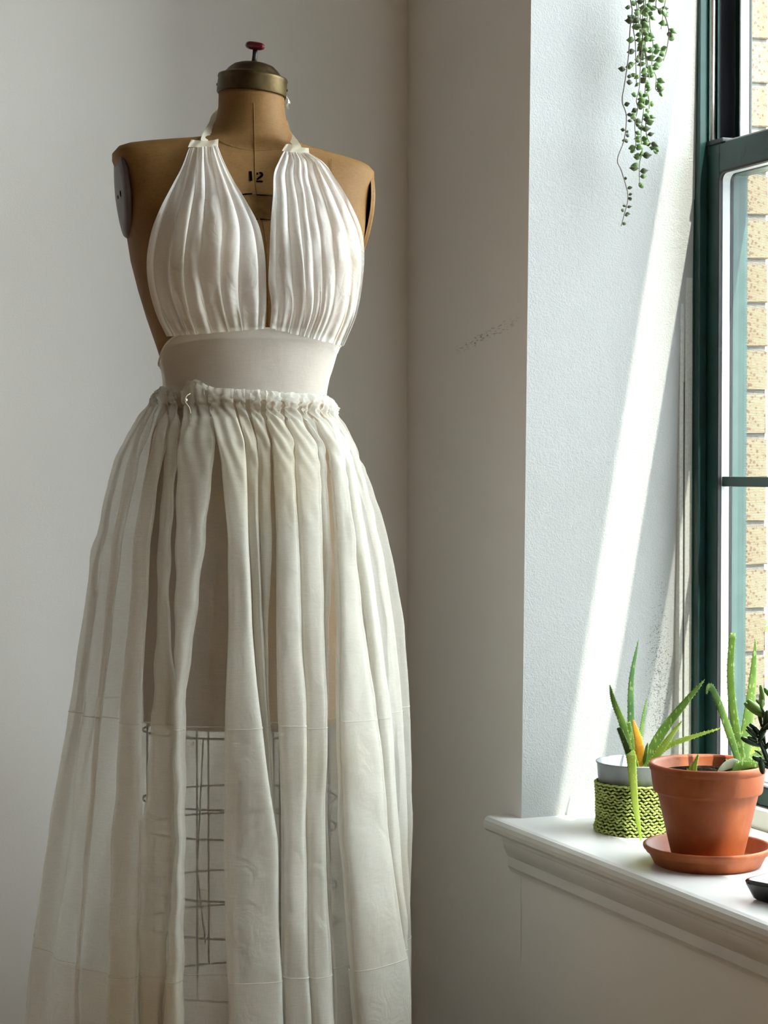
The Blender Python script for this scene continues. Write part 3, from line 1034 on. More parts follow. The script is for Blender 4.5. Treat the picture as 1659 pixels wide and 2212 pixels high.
def bodice_panel(name, Ledge, Redge, seed, npl, lean):
    """edges: lists of (y, x) in photo pixels from the neck tab to the band"""
    ys0 = [Ledge[0][0], Redge[0][0]]
    NS, NTT = 150, 84
    Lc = catmull([(y, x) for y, x in Ledge], 60); Rc = catmull([(y, x) for y, x in Redge], 60)
    rng = random.Random(seed)
    # uneven pleat phase along s
    kt = np.cumsum([0] + [rng.uniform(0.5, 1.6) for _ in range(npl)]); kt = kt / kt[-1]
    kb = np.cumsum([0] + [rng.uniform(0.35, 2.0) for _ in range(npl)]); kb = kb / kb[-1]
    gain = [rng.uniform(0.35, 1.5) for _ in range(npl + 1)]
    vs = []
    for j in range(NTT):
        t = j / (NTT - 1)
        li = Lc[min(59, int(t * 59))] * (1 - (t * 59 % 1)) + Lc[min(59, int(t * 59) + 1)] * (t * 59 % 1)
        ri = Rc[min(59, int(t * 59))] * (1 - (t * 59 % 1)) + Rc[min(59, int(t * 59) + 1)] * (t * 59 % 1)
        amp = 0.0045 + 0.0085 * math.sin(math.pi * min(1, t * 1.02)) ** 0.8
        gath = max(0.0, (t - 0.72) / 0.28)
        gtop = max(0.0, (0.16 - t) / 0.16)
        for i in range(NS):
            s = i / (NS - 1)
            w = s + 0.035 * math.sin(2.2 * math.pi * t + seed) * math.sin(math.pi * s) + 0.03 * fnoise(s * 3, t * 2.2, seed)
            knots = kt * (1 - t) + kb * t
            pc = np.interp(w, knots, np.arange(npl + 1))
            ph = pc * 2 * math.pi
            strength = np.interp(pc, np.arange(npl + 1), gain) * (0.85 + 0.7 * fnoise(pc * 0.9, t * 2.4, seed + 9))
            lat = strength * 1.15 / (2 * math.pi * npl) * math.sin(ph + 0.6)
            edge = min(1.0, s / 0.03, (1 - s) / 0.03)
            sl = s + lat * edge
            h = amp * max(0.0, strength) * (0.5 + 0.5 * math.cos(ph)) ** 0.8
            # a second, finer set of folds where the cloth is gathered into band and tab
            h += (0.0060 * gath + 0.0030 * gtop) * (0.5 + 0.5 * math.sin(ph * 2.7 + 2 * fnoise(s * 5, 2, seed)))
            h += 0.0050 * fnoise(s * 5 + t * 2.5, t * 3.2, seed + 3) + 0.0026 * fnoise(s * 13 - t * 5, t * 8, seed + 5)
            # blousing above the band
            puff = 0.020 * math.exp(-((t - 0.80) / 0.13) ** 2) * math.sin(math.pi * min(1, max(0, s * 0.9 + 0.05)))
            py = li[0] * (1 - s) + ri[0] * s; px = li[1] * (1 - sl) + ri[1] * sl
            base = 0.005 + (0.008 if t < 0.9 else 0.004)
            off = base + h + puff
            if t > 0.97: off *= 0.75
            q = on_drape(px, py, off)
            vs.append(xyz(*q))
    fs = [(j * NS + i, j * NS + i + 1, (j + 1) * NS + i + 1, (j + 1) * NS + i) for j in range(NTT - 1) for i in range(NS - 1)]
    return pyobj(name, vs, fs, M['cloth_b'], dress)


bodice_panel('bodice_panel',
             [(320, 408), (360, 393), (400, 372), (450, 346), (500, 327), (560, 317), (620, 321), (680, 338), (727, 360)],
             [(314, 470), (345, 482), (390, 505), (440, 535), (490, 560), (550, 572), (620, 575), (670, 575), (710, 573)], 3, 7, 0)
bodice_panel('bodice_panel',
             [(327, 613), (345, 604), (375, 592), (420, 590), (480, 585), (550, 582), (610, 580), (660, 586), (709, 583)],
             [(330, 667), (352, 700), (385, 724), (430, 752), (490, 779), (545, 787), (610, 783), (680, 770), (748, 742)], 11, 8, 0)


def tab_strip(name, top, bot, off0, mat, parent):
    vs, fs = [], []
    n = 16
    tp, bt = catmull(top, n), catmull(bot, n)
    for i in range(n):
        for k in range(4):
            p = tp[i] * (1 - k / 3) + bt[i] * k / 3
            vs.append(xyz(*on_front(p[0], p[1], off0 + 0.0015 * math.sin(k * 1.2 + i))))
    fs = [(i * 4 + k, i * 4 + k + 1, i * 4 + k + 5, i * 4 + k + 4) for i in range(n - 1) for k in range(3)]
    return pyobj(name, vs, fs, mat, parent)


tab_strip('halter_tab', [(413, 301), (425, 303), (450, 304), (472, 300)], [(406, 318), (425, 318), (450, 318), (471, 318)], 0.0165, M['ribbon'], dress)
tab_strip('halter_tab', [(617, 312), (625, 311), (645, 317), (667, 320)], [(609, 326), (625, 328), (645, 331), (668, 333)], 0.0165, M['ribbon'], dress)


def ribbon(name, pts, wid, mat, parent, twist=0.0, wdir=None):
    c = catmull(pts, 26)
    tg = np.gradient(c, axis=0); tg /= np.linalg.norm(tg, axis=1)[:, None]
    vs = []
    for i in range(len(c)):
        d = np.cross(tg[i], np.array(wdir if wdir is not None else (0.25, -1.0, 0.0)))
        d /= np.linalg.norm(d) + 1e-9
        a = twist * i / len(c)
        d2 = np.cross(d, tg[i])
        dd = d * math.cos(a) + d2 * math.sin(a)
        vs += [tuple(c[i] - dd * wid / 2), tuple(c[i] + dd * wid / 2)]
    fs = [(2 * i, 2 * i + 1, 2 * i + 3, 2 * i + 2) for i in range(len(c) - 1)]
    return pyobj(name, vs, fs, mat, parent)


def fp(px, py, v): return xyz(*loc_px(px, py, v))
ribbon('neck_tie', [fp(441, 306, 0.085), fp(443, 297, 0.07), fp(452, 279, 0.035), fp(459, 267, 0.005), fp(466, 250, -0.03), fp(490, 232, -0.056), fp(530, 225, -0.06)], 0.011, M['ribbon'], dress, 0.5)
ribbon('neck_tie', [fp(644, 318, 0.06), fp(640, 312, 0.05), fp(628, 296, 0.025), fp(619, 282, -0.005), fp(612, 262, -0.03), fp(590, 240, -0.058), fp(540, 226, -0.062)], 0.011, M['ribbon'], dress, 0.5)
ribbon('bow_loop', [fp(590, 232, -0.058), fp(607, 222, -0.058), fp(616, 212, -0.055), fp(623, 214, -0.05), fp(624, 222, -0.045), fp(618, 232, -0.05), fp(608, 238, -0.058)], 0.012, M['ribbon'], dress, 1.2, (0.6, -0.6, 0.5))

# ------------------------------------------------------------------ dress: midriff band
def band_top(px):
    return np.interp(px, [340, 346, 355, 372, 410, 470, 560, 640, 690, 715, 733, 742, 748], [790, 770, 745, 727, 714, 710, 708, 711, 718, 728, 745, 757, 775])
vs, fs = [], []
NB, KB = 120, 18
tops = []
for i in range(NB):
    phi = 2 * math.pi * i / NB
    py = 745.0                    # find the ring level whose projection meets the band's top line
    for _ in range(6):
        u, v, z = body_pt(phi, py, 0.006)
        p = ROOT + RT * u - FH * v + np.array([0, 0, z])
        d = p - CAM
        px = 829.5 + FPX * (d @ RT) / (d @ FW); pv = 1106 - FPX * (d @ UP) / (d @ FW)
        if math.sin(phi) >= -0.12:
            py += (band_top(px) - pv) * 0.8
    tops.append(min(py, 800) if math.sin(phi) >= -0.12 else 800.0)
tops = np.array(tops)
for _ in range(8): tops = (np.roll(tops, 1) + tops + np.roll(tops, -1)) / 3
for i in range(NB):
    phi = 2 * math.pi * i / NB
    py = float(tops[i])
    for k in range(KB):
        t = k / (KB - 1)
        y = py + (868 - py) * t
        off = 0.0042 + 0.0010 * fnoise(i * 0.18, t * 2.5, 4) + (0.0008 if k < 2 else 0) + 0.0012 * math.exp(-((t - .9) / .1) ** 2) * fnoise(i * 0.7, 1, 2)
        vs.append(xyz(*body_pt(phi, y, off)))
for i in range(NB):
    for k in range(KB - 1):
        i2 = (i + 1) % NB
        fs.append((i * KB + k, i2 * KB + k, i2 * KB + k + 1, i * KB + k + 1))
band = pyobj('midriff_band', vs, fs, M['band'], dress)
top_path = [vs[i * KB] for i in range(NB)] + [vs[0]]
tube('band_piping', np.array(top_path), 0.0016, M['ribbon'], band, 6)
# self-lining folded over inside the upper edge of the band
vs2, fs2 = [], []
for i in range(NB):
    a, b = np.array(vs[i * KB]), np.array(vs[i * KB + 3])
    wv = 0.75 + 0.2 * fnoise(i * 0.13, 0, 8)
    for k in range(3):
        p = a + (b - a) * (k / 2) * wv
        vs2.append((p[0] * 1.002, p[1] * 1.006, p[2]))
for i in range(NB):
    for k in range(2):
        i2 = (i + 1) % NB
        fs2.append((i * 3 + k, i2 * 3 + k, i2 * 3 + k + 1, i * 3 + k + 1))
pyobj('band_facing', vs2, fs2, M['band'], band)

# ------------------------------------------------------------------ dress: skirt
SIL = np.array([(846, 352, 707), (856, 343, 716), (870, 334, 724), (888, 322, 728), (905, 308, 738), (950, 281, 762), (1000, 258, 781), (1100, 231, 811),
                (1200, 208, 832), (1350, 188, 857), (1500, 170, 868), (1570, 160, 871), (1800, 124, 876), (2000, 94, 880), (2116, 76, 880), (2212, 68, 880), (2440, 52, 884), (2690, 36, 888)], float)


def sil(py):
    return np.interp(py, SIL[:, 0], SIL[:, 1]), np.interp(py, SIL[:, 0], SIL[:, 2])


# fold edges in photo pixels: (y, left x, right x) down each fold
PLEATS = [
    [(880, 333, 345), (950, 296, 322), (1000, 282, 306), (1170, 250, 268), (1500, 215, 226), (1800, 190, 198), (2116, 160, 170)],
    [(880, 352, 368), (950, 338, 362), (1000, 328, 352), (1170, 300, 327), (1350, 290, 318), (1500, 276, 312), (1800, 255, 309), (2116, 245, 305), (2212, 240, 303)],
    [(880, 374, 388), (950, 366, 386), (1000, 360, 384), (1170, 350, 372), (1350, 345, 366), (1500, 339, 386), (1800, 313, 384), (2116, 307, 358), (2212, 304, 350)],
    [(880, 402, 450), (950, 398, 466), (1000, 392, 462), (1170, 390, 444), (1350, 388, 425), (1500, 391, 408), (1800, 386, 402), (2116, 364, 396), (2212, 360, 398)],
    [(880, 456, 506), (950, 472, 528), (1000, 481, 532), (1170, 496, 537), (1350, 494, 544), (1500, 491, 556), (1800, 485, 588), (2116, 491, 596), (2212, 490, 599)],
    [(880, 512, 530), (950, 530, 554), (1000, 533, 558), (1170, 538, 560), (1350, 547, 566), (1500, 559, 573), (1800, 581, 590), (2116, 590, 597)],
    [(880, 540, 562), (950, 556, 582), (1000, 559, 584), (1170, 562, 585), (1350, 568, 579), (1500, 574, 580), (1800, 590, 595), (2116, 596, 600)],
    [(880, 572, 604), (950, 588, 630), (1000, 590, 630), (1170, 594, 637), (1350, 594, 642), (1500, 595, 650), (1800, 602, 648), (2116, 601, 652), (2212, 602, 655)],
    [(880, 612, 640), (950, 634, 676), (1000, 633, 682), (1170, 639, 687), (1350, 644, 690), (1500, 652, 694), (1800, 650, 688), (2116, 655, 702), (2212, 660, 704)],
    [(880, 648, 662), (950, 684, 698), (1000, 688, 702), (1170, 694, 708), (1350, 698, 708), (1500, 702, 710), (1800, 700, 708), (2116, 716, 724)],
    [(880, 666, 684), (950, 702, 728), (1000, 706, 734), (1170, 712, 746), (1350, 714, 765), (1500, 715, 783), (1800, 719, 806), (2116, 745, 841), (2212, 752, 846)],
    [(880, 690, 704), (950, 734, 748), (1000, 742, 758), (1170, 760, 782), (1350, 785, 808), (1500, 800, 822), (1800, 824, 846), (2116, 852, 866)],
]
DEPTH = [0.012, 0.022, 0.020, 0.034, 0.038, 0.018, 0.018, 0.034, 0.028, 0.013, 0.034, 0.018]


_lev = {}


def level_par(py):
    if py not in _lev:
        xl, xr = sil(py)
        ul, ur = loc_px(xl, py)[0], loc_px(xr, py)[0]
        ys = [846, 870, 888, 905, 950, 1100, 1300, 1600, 2440]
        _lev[py] = ((ur - ul) / 2, (ur + ul) / 2,
                    float(np.interp(py, ys, [.100, .108, .106, .116, .134, .160, .182, .215, .26])),
                    float(np.interp(py, ys, [.090, .098, .098, .112, .145, .19, .22, .26, .30])),
                    zpx(py), float(np.interp(py, [846, 1000, 1200], [0.055, 0.035, 0.0])))
    return _lev[py]


def skirt_pt(py, phi, off):
    a, c, bf, bb, z, k = level_par(py)
    cs, sn = math.cos(phi), math.sin(phi)
    b = bf if sn > 0 else bb
    nx, nv = cs / a, sn / b
    ln = math.hypot(nx, nv)
    u, v = a * cs, b * sn
    return np.array([c + u + off * nx / ln, v + off * nv / ln, z - k * (u + wpx(10))])


def phi_of_px(px, py):
    """angle on the skirt ring whose front point shows at this pixel column"""
    a, c, bf, bb, z, k = level_par(py)
    lo, hi = 0.02, math.pi - 0.02
    for _ in range(22):
        m = (lo + hi) / 2
        if 829.5 + FPX * (_c0 + c + a * math.cos(m)) / (D0 - bf * math.sin(m)) > px: lo = m
        else: hi = m
    return (lo + hi) / 2


_c0 = (P0 - CAM) @ RT
def q_px(q): return FPX * (_c0 + q[0]) / (D0 - q[1])


levels = list(np.arange(846, 910, 5.0)) + list(np.arange(912, 1010, 9.0)) + list(np.arange(1012, 1300, 16.0)) + list(np.arange(1300, 2441, 26.0)) + [2500.0, 2560.0, 2620.0, 2680.0]
SUB = 6                    # samples between control points
rows = []
rngk = random.Random(5)
wob = [[rngk.uniform(0, 100) for _ in range(2)] for _ in PLEATS]
for py in levels:
    pts = []
    # level as seen on the front of the skirt
    vf = float(np.interp(py, [846, 950, 1300, 1600, 2440], [.10, .134, .18, .21, .26]))
    pyv = 1005 + (py - 1005) * D0 / (D0 - vf * 0.85)
    gather = float(np.interp(py, [846, 890, 1000, 1200], [1.0, 1.0, 0.45, 0.0]))
    grow = float(np.interp(py, [846, 880, 905, 1000, 1200, 1600, 2440], [0.16, 0.16, 0.28, 0.55, 0.85, 1.0, 1.1]))
    for pi, pl in enumerate(PLEATS):
        tab = np.array(pl, float)
        L = np.interp(pyv, tab[:, 0], tab[:, 1]); R = np.interp(pyv, tab[:, 0], tab[:, 2])
        # gentle waver of the fold edges
        wv = np.interp(py, [880, 1100], [0, 1])
        L += wv * 3.0 * fnoise(py * 0.006, wob[pi][0], 1); R += wv * 3.0 * fnoise(py * 0.006, wob[pi][1], 2)
        if pi == 2 or pi == 3:          # the wavy selvedge of the slit
            L += wv * 1.6 * math.sin(py * 0.06 + pi); R += wv * 1.6 * math.sin(py * 0.055 + 2 * pi)
        w = max(R - L, 4.0)
        un = min(0.42 * w, 20.0)
        d = DEPTH[pi] * grow * min(1.0, max(0.03, (w - 4.0) / 12.0))
        e = min(0.22 * w, 6.0)
        jit = 0.004 * grow * fnoise(pi * 3.1, py * 0.004, 7)
        for x, o in ((L + un, -0.10 * d), (L + un * 0.25, 0.25 * d), (L, 0.62 * d), (L + e, 0.98 * d + jit), (L + 0.5 * w, 1.05 * d + jit * 0.5), (R - e, 0.98 * d - jit),
                     (R, 0.62 * d), (R - un * 0.25, 0.25 * d), (R - un, -0.10 * d)):
            pts.append((phi_of_px(x, py), o))
    # round the right side and the back
    ctrl = [skirt_pt(py, ph, o) for ph, o in pts]
    ph_r, ph_l = pts[-1][0], pts[0][0]
    nb = 62
    back = []
    for k in range(1, nb):
        ph = ph_r - (ph_r + 2 * math.pi - ph_l) * k / nb
        o = grow * (0.011 * math.cos(k * 1.37) + 0.008 * fnoise(k * 0.6, py * 0.002, 3))
        if k < 6 or k > nb - 6: o *= 0.45
        back.append(skirt_pt(py, ph, o))
    allp = np.array(ctrl + back)
    # closed Catmull-Rom through the control points
    n = len(allp)
    sm = []
    for i in range(n):
        a, b, c, d = allp[i - 1], allp[i], allp[(i + 1) % n], allp[(i + 2) % n]
        for q in range(SUB):
            t = q / SUB
            sm.append(0.5 * ((2 * b) + (c - a) * t + (2 * a - 5 * b + 4 * c - d) * t * t + (3 * b - a - 3 * c + d) * t ** 3))
    sm = np.array(sm)
    # fine ruching under the elastic casing and soft creases lower down
    arc = np.cumsum(np.linalg.norm(np.diff(sm[:, :2], axis=0, append=sm[:1, :2]), axis=1))
    cen = sm.mean(axis=0)
    ruch = 0.0042 * gather ** 1.3
    cas = float(np.interp(py, [846, 852, 862, 876, 886, 896], [0.0, 0.0025, 0.004, 0.003, 0.0, 0.0]))
    tot = arc[-1]
    for i in range(len(sm)):
        s = arc[i]
        fr = s / tot
        r = ruch * (math.sin(2 * math.pi * 84 * fr + 2.5 * fnoise(fr * 40, py * 0.006, 0)) * 0.65 + 0.9 * fnoise(fr * 95, py * 0.008, 5)) + cas
        soft = np.interp(py, [900, 1150], [0, 1])
        r += soft * (0.0035 * fnoise(s * 9, sm[i][2] * 5 + s * 3, 11) + 0.002 * fnoise(s * 22 + sm[i][2] * 9, sm[i][2] * 16, 12))
        dv = sm[i] - cen; dv[2] = 0
        dv /= np.linalg.norm(dv) + 1e-9
        sm[i] += dv * r
        if py < 862:
            sm[i][2] += 0.003 * fnoise(s * 90, 4, 4)
        if py < 870:                     # the puckered bunch left of the middle
            sm[i][2] += 0.012 * math.exp(-((q_px(sm[i]) + 829.5 - 420) / 26) ** 2) * (sm[i][1] > 0)
    rows.append(sm)
nr, nc = len(rows), len(rows[0])
vs = [xyz(*p) for r in rows for p in r]
fs = [(j * nc + i, j * nc + (i + 1) % nc, (j + 1) * nc + (i + 1) % nc, (j + 1) * nc + i) for j in range(nr - 1) for i in range(nc)]
skirt = pyobj('skirt', vs, fs, M['cloth'], dress)


# the cloth doubled up inside each fold
for pi in range(len(PLEATS)):
    if pi == 0: continue
    i0, i1 = (pi * 9 + 2) * SUB, (pi * 9 + 6) * SUB
    for lay, dd in ((0, 0.004),):
        vs, fs = [], []
        m = i1 - i0 + 1
        jj = [j for j in range(nr) if levels[j] > 905]
        for j in jj:
            cen = rows[j].mean(axis=0)
            for i in range(i0, i1 + 1):
                d = rows[j][i] - cen; d[2] = 0; d /= np.linalg.norm(d)
                vs.append(xyz(*(rows[j][i] - d * (dd + 0.0015 * fnoise(i * 0.2, levels[j] * 0.01, lay)))))
        fs = [(j * m + i, j * m + i + 1, (j + 1) * m + i + 1, (j + 1) * m + i) for j in range(len(jj) - 1) for i in range(m - 1)]
        pyobj('inner_fold', vs, fs, M['cloth_2'], skirt)


def skirt_seam(name, py0, wob_, rad):
    """a stitched seam running round the skirt just proud of the cloth"""
    j = int(np.argmin([abs(l - py0) for l in levels]))
    path = []
    for i in range(0, nc, 2):
        f = (levels[j] - py0) / 26.0 + wob_ * fnoise(i * 0.012, py0, 2)
        j2 = min(nr - 1, max(0, j + (1 if f < 0 else -1)))
        p = rows[j][i] * (1 - abs(f)) + rows[j2][i] * abs(f)
        path.append(xyz(*p))
    path.append(path[0])
    return tube(name, np.array(path), rad, M['cloth'], skirt, 5)


skirt_seam('joining_seam', 1528, 0.4, 0.0009)
skirt_seam('hem_tuck', 2022, 0.6, 0.0009)
# a doubled layer of cloth below the tuck line
j0 = int(np.argmin([abs(l - 2022) for l in levels]))
vs, fs = [], []
for j in range(j0, nr):
    cen = rows[j].mean(axis=0)
    for i in range(nc):
        d = rows[j][i] - cen; d[2] = 0; d /= np.linalg.norm(d)
        vs.append(xyz(*(rows[j][i] - d * 0.003)))
k = nr - j0
fs = [(j * nc + i, j * nc + (i + 1) % nc, (j + 1) * nc + (i + 1) % nc, (j + 1) * nc + i) for j in range(k - 1) for i in range(nc)]
pyobj('hem_facing', vs, fs, M['hem'], skirt)
# draw thread and pearl bead at the waist
tube('draw_thread', catmull([fp(411, 850, 0.124), fp(403, 856, 0.132), fp(401, 868, 0.134), fp(409, 880, 0.134), fp(412, 893, 0.136)], 20), 0.0006, M['ribbon'], dress, 6)
b = lathe('bead', [(0.0, -0.0022), (0.0016, -0.0016), (0.0022, 0), (0.0016, 0.0016), (0, 0.0022)], M['pearl'], dress, 10)
b.location = fp(402, 864, 0.138)
# loose flap of the side placket
ribbon('placket_flap', [fp(722, 905, 0.06), fp(728, 930, 0.07), fp(734, 955, 0.085), fp(741, 985, 0.09), fp(738, 1030, 0.09)], 0.010, M['cloth_b'], dress, 0.9)

# ------------------------------------------------------------------ plants
def leaf_data(path, width, thick=0.30, teeth=True, cut=False, seg=10, seed=0, view=None, fold=0.0):
    """a fleshy tapering leaf along path (world), broad side turned to the given direction"""
    rng = random.Random(seed)
    c = catmull(path, 26)
    n = len(c)
    tg = np.gradient(c, axis=0); tg /= np.linalg.norm(tg, axis=1)[:, None]
    view = -FH if view is None else np.array(view, float)
    vs, fs = [], []
    sides = []
    for i in range(n):
        t = i / (n - 1)
        prof = (1 - t ** 2.2) ** 0.8 if not cut else (1 - 0.35 * t)
        prof *= min(1.0, 0.75 + t * 1.2)
        w = max(width * prof, width * 0.03) / 2
        s = np.cross(tg[i], view); s /= np.linalg.norm(s)
        f = np.cross(s, tg[i])
        for k in range(seg):
            a = 2 * math.pi * k / seg
            cc, ss = math.cos(a), math.sin(a)
            dep = thick * w * ss * (1.0 if ss < 0 else 0.45) + fold * w * (cc * cc)
            vs.append(c[i] + s * w * cc + f * dep)
        sides.append((c[i] + s * w + f * fold * w, c[i] - s * w + f * fold * w, s, f, w))
    for i in range(n - 1):
        for k in range(seg):
            k2 = (k + 1) % seg
            fs.append((i * seg + k, i * seg + k2, (i + 1) * seg + k2, (i + 1) * seg + k))
    fs.append(tuple(range(seg))); fs.append(tuple((n - 1) * seg + k for k in range(seg)))
    if teeth:
        for i in range(1, n - 1):
            for side in (0, 1):
                p = sides[i][side]; s = sides[i][2] * (1 if side == 0 else -1)
                h = 0.0016
                o = len(vs)
                vs += [p - s * 0.0006 + tg[i] * 0.0011, p - s * 0.0006 - tg[i] * 0.0011, p - s * 0.0006 + sides[i][3] * 0.0008, p + s * h + tg[i] * 0.001]
                fs += [(o, o + 1, o + 3), (o + 1, o + 2, o + 3), (o + 2, o, o + 3)]
    return vs, fs


def px_path(pts, dep0, ddep):
    """pixel waypoints at the plant's own distance, leaning towards or away by ddep"""
    n = len(pts)
    return [at_depth(x, y, dep0 + ddep * i / (n - 1)) for i, (x, y) in enumerate(pts)]


def local(pts, base): return [np.array(p) - base for p in pts]


# --- aloe in the tin pot
TINC = np.array([0.128, -0.648, ZS])
dep_t = (TINC - CAM) @ FH
aloe1 = tag(empty('potted_aloe', TINC), 'aloe with a drooping leaf in a tin pot wearing a lime green knitted cosy', 'potted plant')
lathe('tin_pot', [(0.0, 0.002), (0.056, 0.002), (0.058, 0.004), (0.0655, 0.109), (0.0672, 0.1105), (0.0676, 0.1122), (0.0664, 0.1130), (0.0648, 0.1115), (0.0595, 0.045), (0.0, 0.045)], M['tin'], aloe1, 72)
lathe('soil', [(0.0625, 0.086), (0.045, 0.089), (0.02, 0.088), (0.0, 0.09)], M['soil'], aloe1, 40)
ALOE1 = [
    ('aloe_blue', [(1371, 1648), (1364, 1570), (1364, 1470), (1380, 1378)], 17, 0.02, False),
    ('aloe', [(1364, 1648), (1347, 1570), (1326, 1515), (1317, 1478)], 17, 0.0, False),
    ('aloe', [(1378, 1645), (1387, 1570), (1398, 1505)], 11, 0.03, False),
    ('aloe', [(1390, 1660), (1428, 1585), (1478, 1520), (1523, 1467)], 22, -0.02, False),
    ('aloe_lime', [(1398, 1662), (1440, 1602), (1474, 1556)], 17, -0.03, False),
    ('aloe_lime', [(1400, 1650), (1440, 1613), (1495, 1592), (1564, 1571)], 14, 0.0, False),
    ('aloe_red', [(1385, 1655), (1380, 1605), (1367, 1554)], 23, -0.03, False),
    ('aloe_dark', [(1366, 1650), (1352, 1610), (1337, 1572)], 15, -0.02, True),
    ('aloe', [(1370, 1650), (1364, 1605), (1356, 1560)], 16, 0.0, True),
    ('aloe', [(1391, 1650), (1396, 1620), (1399, 1604)], 8, -0.03, False),
]
for i, (m, pts, w, dd, cut) in enumerate(ALOE1):
    v, f = leaf_data(local(px_path(pts, dep_t, dd), TINC), w * dep_t / FPX, 0.36, True, cut, seed=i, view=-FH + RT * random.uniform(-.3, .3))
    o = pyobj('leaf', v, f, M[m], aloe1)
    if m == 'aloe_red': tag(o, 'yellow and orange withering leaf')
    if m == 'aloe_dark': tag(o, 'cut dark leaf stub')
# the leaf that bends over the rim and hangs in front of the cosy
dr = [TINC + np.array([0, 0, .09])]
for (x, y), dv in zip([(1363, 1629), (1364, 1642), (1367, 1680), (1372, 1735), (1380, 1785), (1387, 1829)], [-0.066, -0.073, -0.078, -0.084, -0.09, -0.094]):
    dr.append(at_depth(x, y, dep_t + dv))
v, f = leaf_data(local(dr, TINC), 21 * dep_t / FPX, 0.22, True, False, seed=40)
tag(pyobj('leaf', v, f, M['aloe_lime'], aloe1), 'long lime green leaf drooping over the rim')

# knitted cosy: rows of little slanted loops on a dark backing
cz = [(0.0655, 0.001), (0.0675, 0.006), (0.0660, 0.012), (0.0645, 0.020), (0.0650, 0.05), (0.0662, 0.078), (0.0668, 0.0805), (0.0655, 0.081)]
cosy = lathe('knitted_cosy', [(r - 0.001, z) for r, z in cz], M['yarn_dark'], aloe1, 60)
tag(cosy, 'lime green hand knitted cosy')
def cosy_r(z): return np.interp(z, [0, 0.006, 0.013, 0.02, 0.05, 0.08], [0.0665, 0.0690, 0.0662, 0.0650, 0.0654, 0.0668])
data = []
rowsN, per = 17, 58
for r in range(rowsN):
    z = 0.003 + 0.0765 * r / (rowsN - 1)
    for k in range(per):
        a = 2 * math.pi * (k + 0.5 * (r % 2)) / per
        rad = cosy_r(z) + 0.0004 * math.sin(k * 2.1 + r)
        top = r == rowsN - 1
        hx, hz, hy = (0.0038, 0.0021, 0.0022) if not top else (0.0056, 0.0022, 0.0028)
        sl = (0.30 if (r + k) % 2 else -0.40) * (0.6 if top else 1.0)
        vs, fs = [], []
        zz_ = z + 0.0008 * math.sin(a * 3 + r) + 0.0012 * math.sin(a * 1.0 + 2)
        zz_ = max(zz_, 0.0024)
        for i in range(5):
            u = -1 + 2 * i / 4
            rr = math.sqrt(max(0.06, 1 - u * u))
            bend = 0.0012 * (1 - u * u)
            for q in range(6):
                b = 2 * math.pi * q / 6
                tx = hx * u; tz = hz * rr * math.sin(b) + sl * tx; ty = hy * rr * math.cos(b) + bend
                aa = a + tx / rad
                vs.append(((rad + ty) * math.cos(aa), (rad + ty) * math.sin(aa), zz_ + tz))
        for i in range(4):
            for q in range(6):
                fs.append((i * 6 + q, i * 6 + (q + 1) % 6, (i + 1) * 6 + (q + 1) % 6, (i + 1) * 6 + q))
        data.append((vs, fs))
v, f = merge(data)
tag(pyobj('knit_stitches', v, f, M['yarn'], cosy), kind='stuff')

# --- terracotta saucer and pot with the second aloe
TC = np.array([0.089, -0.921, ZS])
dep_c = (TC - CAM) @ FH
sauc = empty('plant_saucer', TC)
tag(sauc, 'round terracotta saucer under the terracotta pot', 'saucer')
lathe('dish', [(0.0, 0.0), (0.076, 0.0), (0.079, 0.002), (0.0865, 0.0165), (0.0880, 0.0175), (0.0905, 0.0190), (0.0912, 0.0215), (0.0940, 0.0235), (0.0952, 0.0265), (0.0950, 0.0290),
               (0.0935, 0.0303), (0.0905, 0.0300), (0.0885, 0.0282), (0.0800, 0.0090), (0.0770, 0.0075), (0.0, 0.0070)], M['terra'], sauc, 96)
ZP = 0.0072
POT = TC + np.array([0, 0, ZP])
aloe2 = tag(empty('potted_aloe', POT), 'aloe with a cut upright leaf in a plain terracotta pot', 'potted plant')
lathe('terracotta_pot', [(0.0, 0.0), (0.0500, 0.0), (0.0520, 0.002), (0.0525, 0.004), (0.0742, 0.0985), (0.0745, 0.100), (0.0795, 0.1015), (0.0805, 0.104), (0.0840, 0.131), (0.0842, 0.1325), (0.0858, 0.1345), (0.0868, 0.139),
                 (0.0862, 0.1425), (0.0845, 0.1440), (0.0805, 0.1435), (0.0785, 0.140), (0.0700, 0.090), (0.0, 0.088)], M['terra'], aloe2, 96)
lathe('soil', [(0.0775, 0.127), (0.06, 0.130), (0.03, 0.128), (0.0, 0.131)], M['soil'], aloe2, 48)
ALOE2 = [
    ('aloe', [(1603, 1662), (1596, 1610), (1582, 1520), (1578, 1440), (1583, 1367)], 20, 0.02, True),
    ('aloe', [(1600, 1660), (1578, 1590), (1553, 1520), (1536, 1484), (1529, 1486), (1525, 1500)], 17, -0.01, False),
    ('aloe', [(1606, 1660), (1612, 1590), (1624, 1490), (1633, 1374)], 30, 0.03, False),
    ('aloe_lime', [(1600, 1665), (1622, 1632), (1652, 1592)], 26, 0.03, False),
    ('aloe', [(1556, 1668), (1590, 1658), (1625, 1652), (1668, 1662)], 22, -0.03, False),
    ('aloe_grey', [(1600, 1660), (1582, 1650), (1563, 1658), (1546, 1676)], 26, -0.03, False),
    ('aloe', [(1596, 1660), (1628, 1645), (1665, 1632)], 20, 0.0, False),
    ('aloe', [(1598, 1662), (1630, 1636), (1670, 1612)], 18, 0.03, False),
    ('aloe_dark', [(1590, 1668), (1575, 1660), (1566, 1640)], 18, -0.01, False),
]
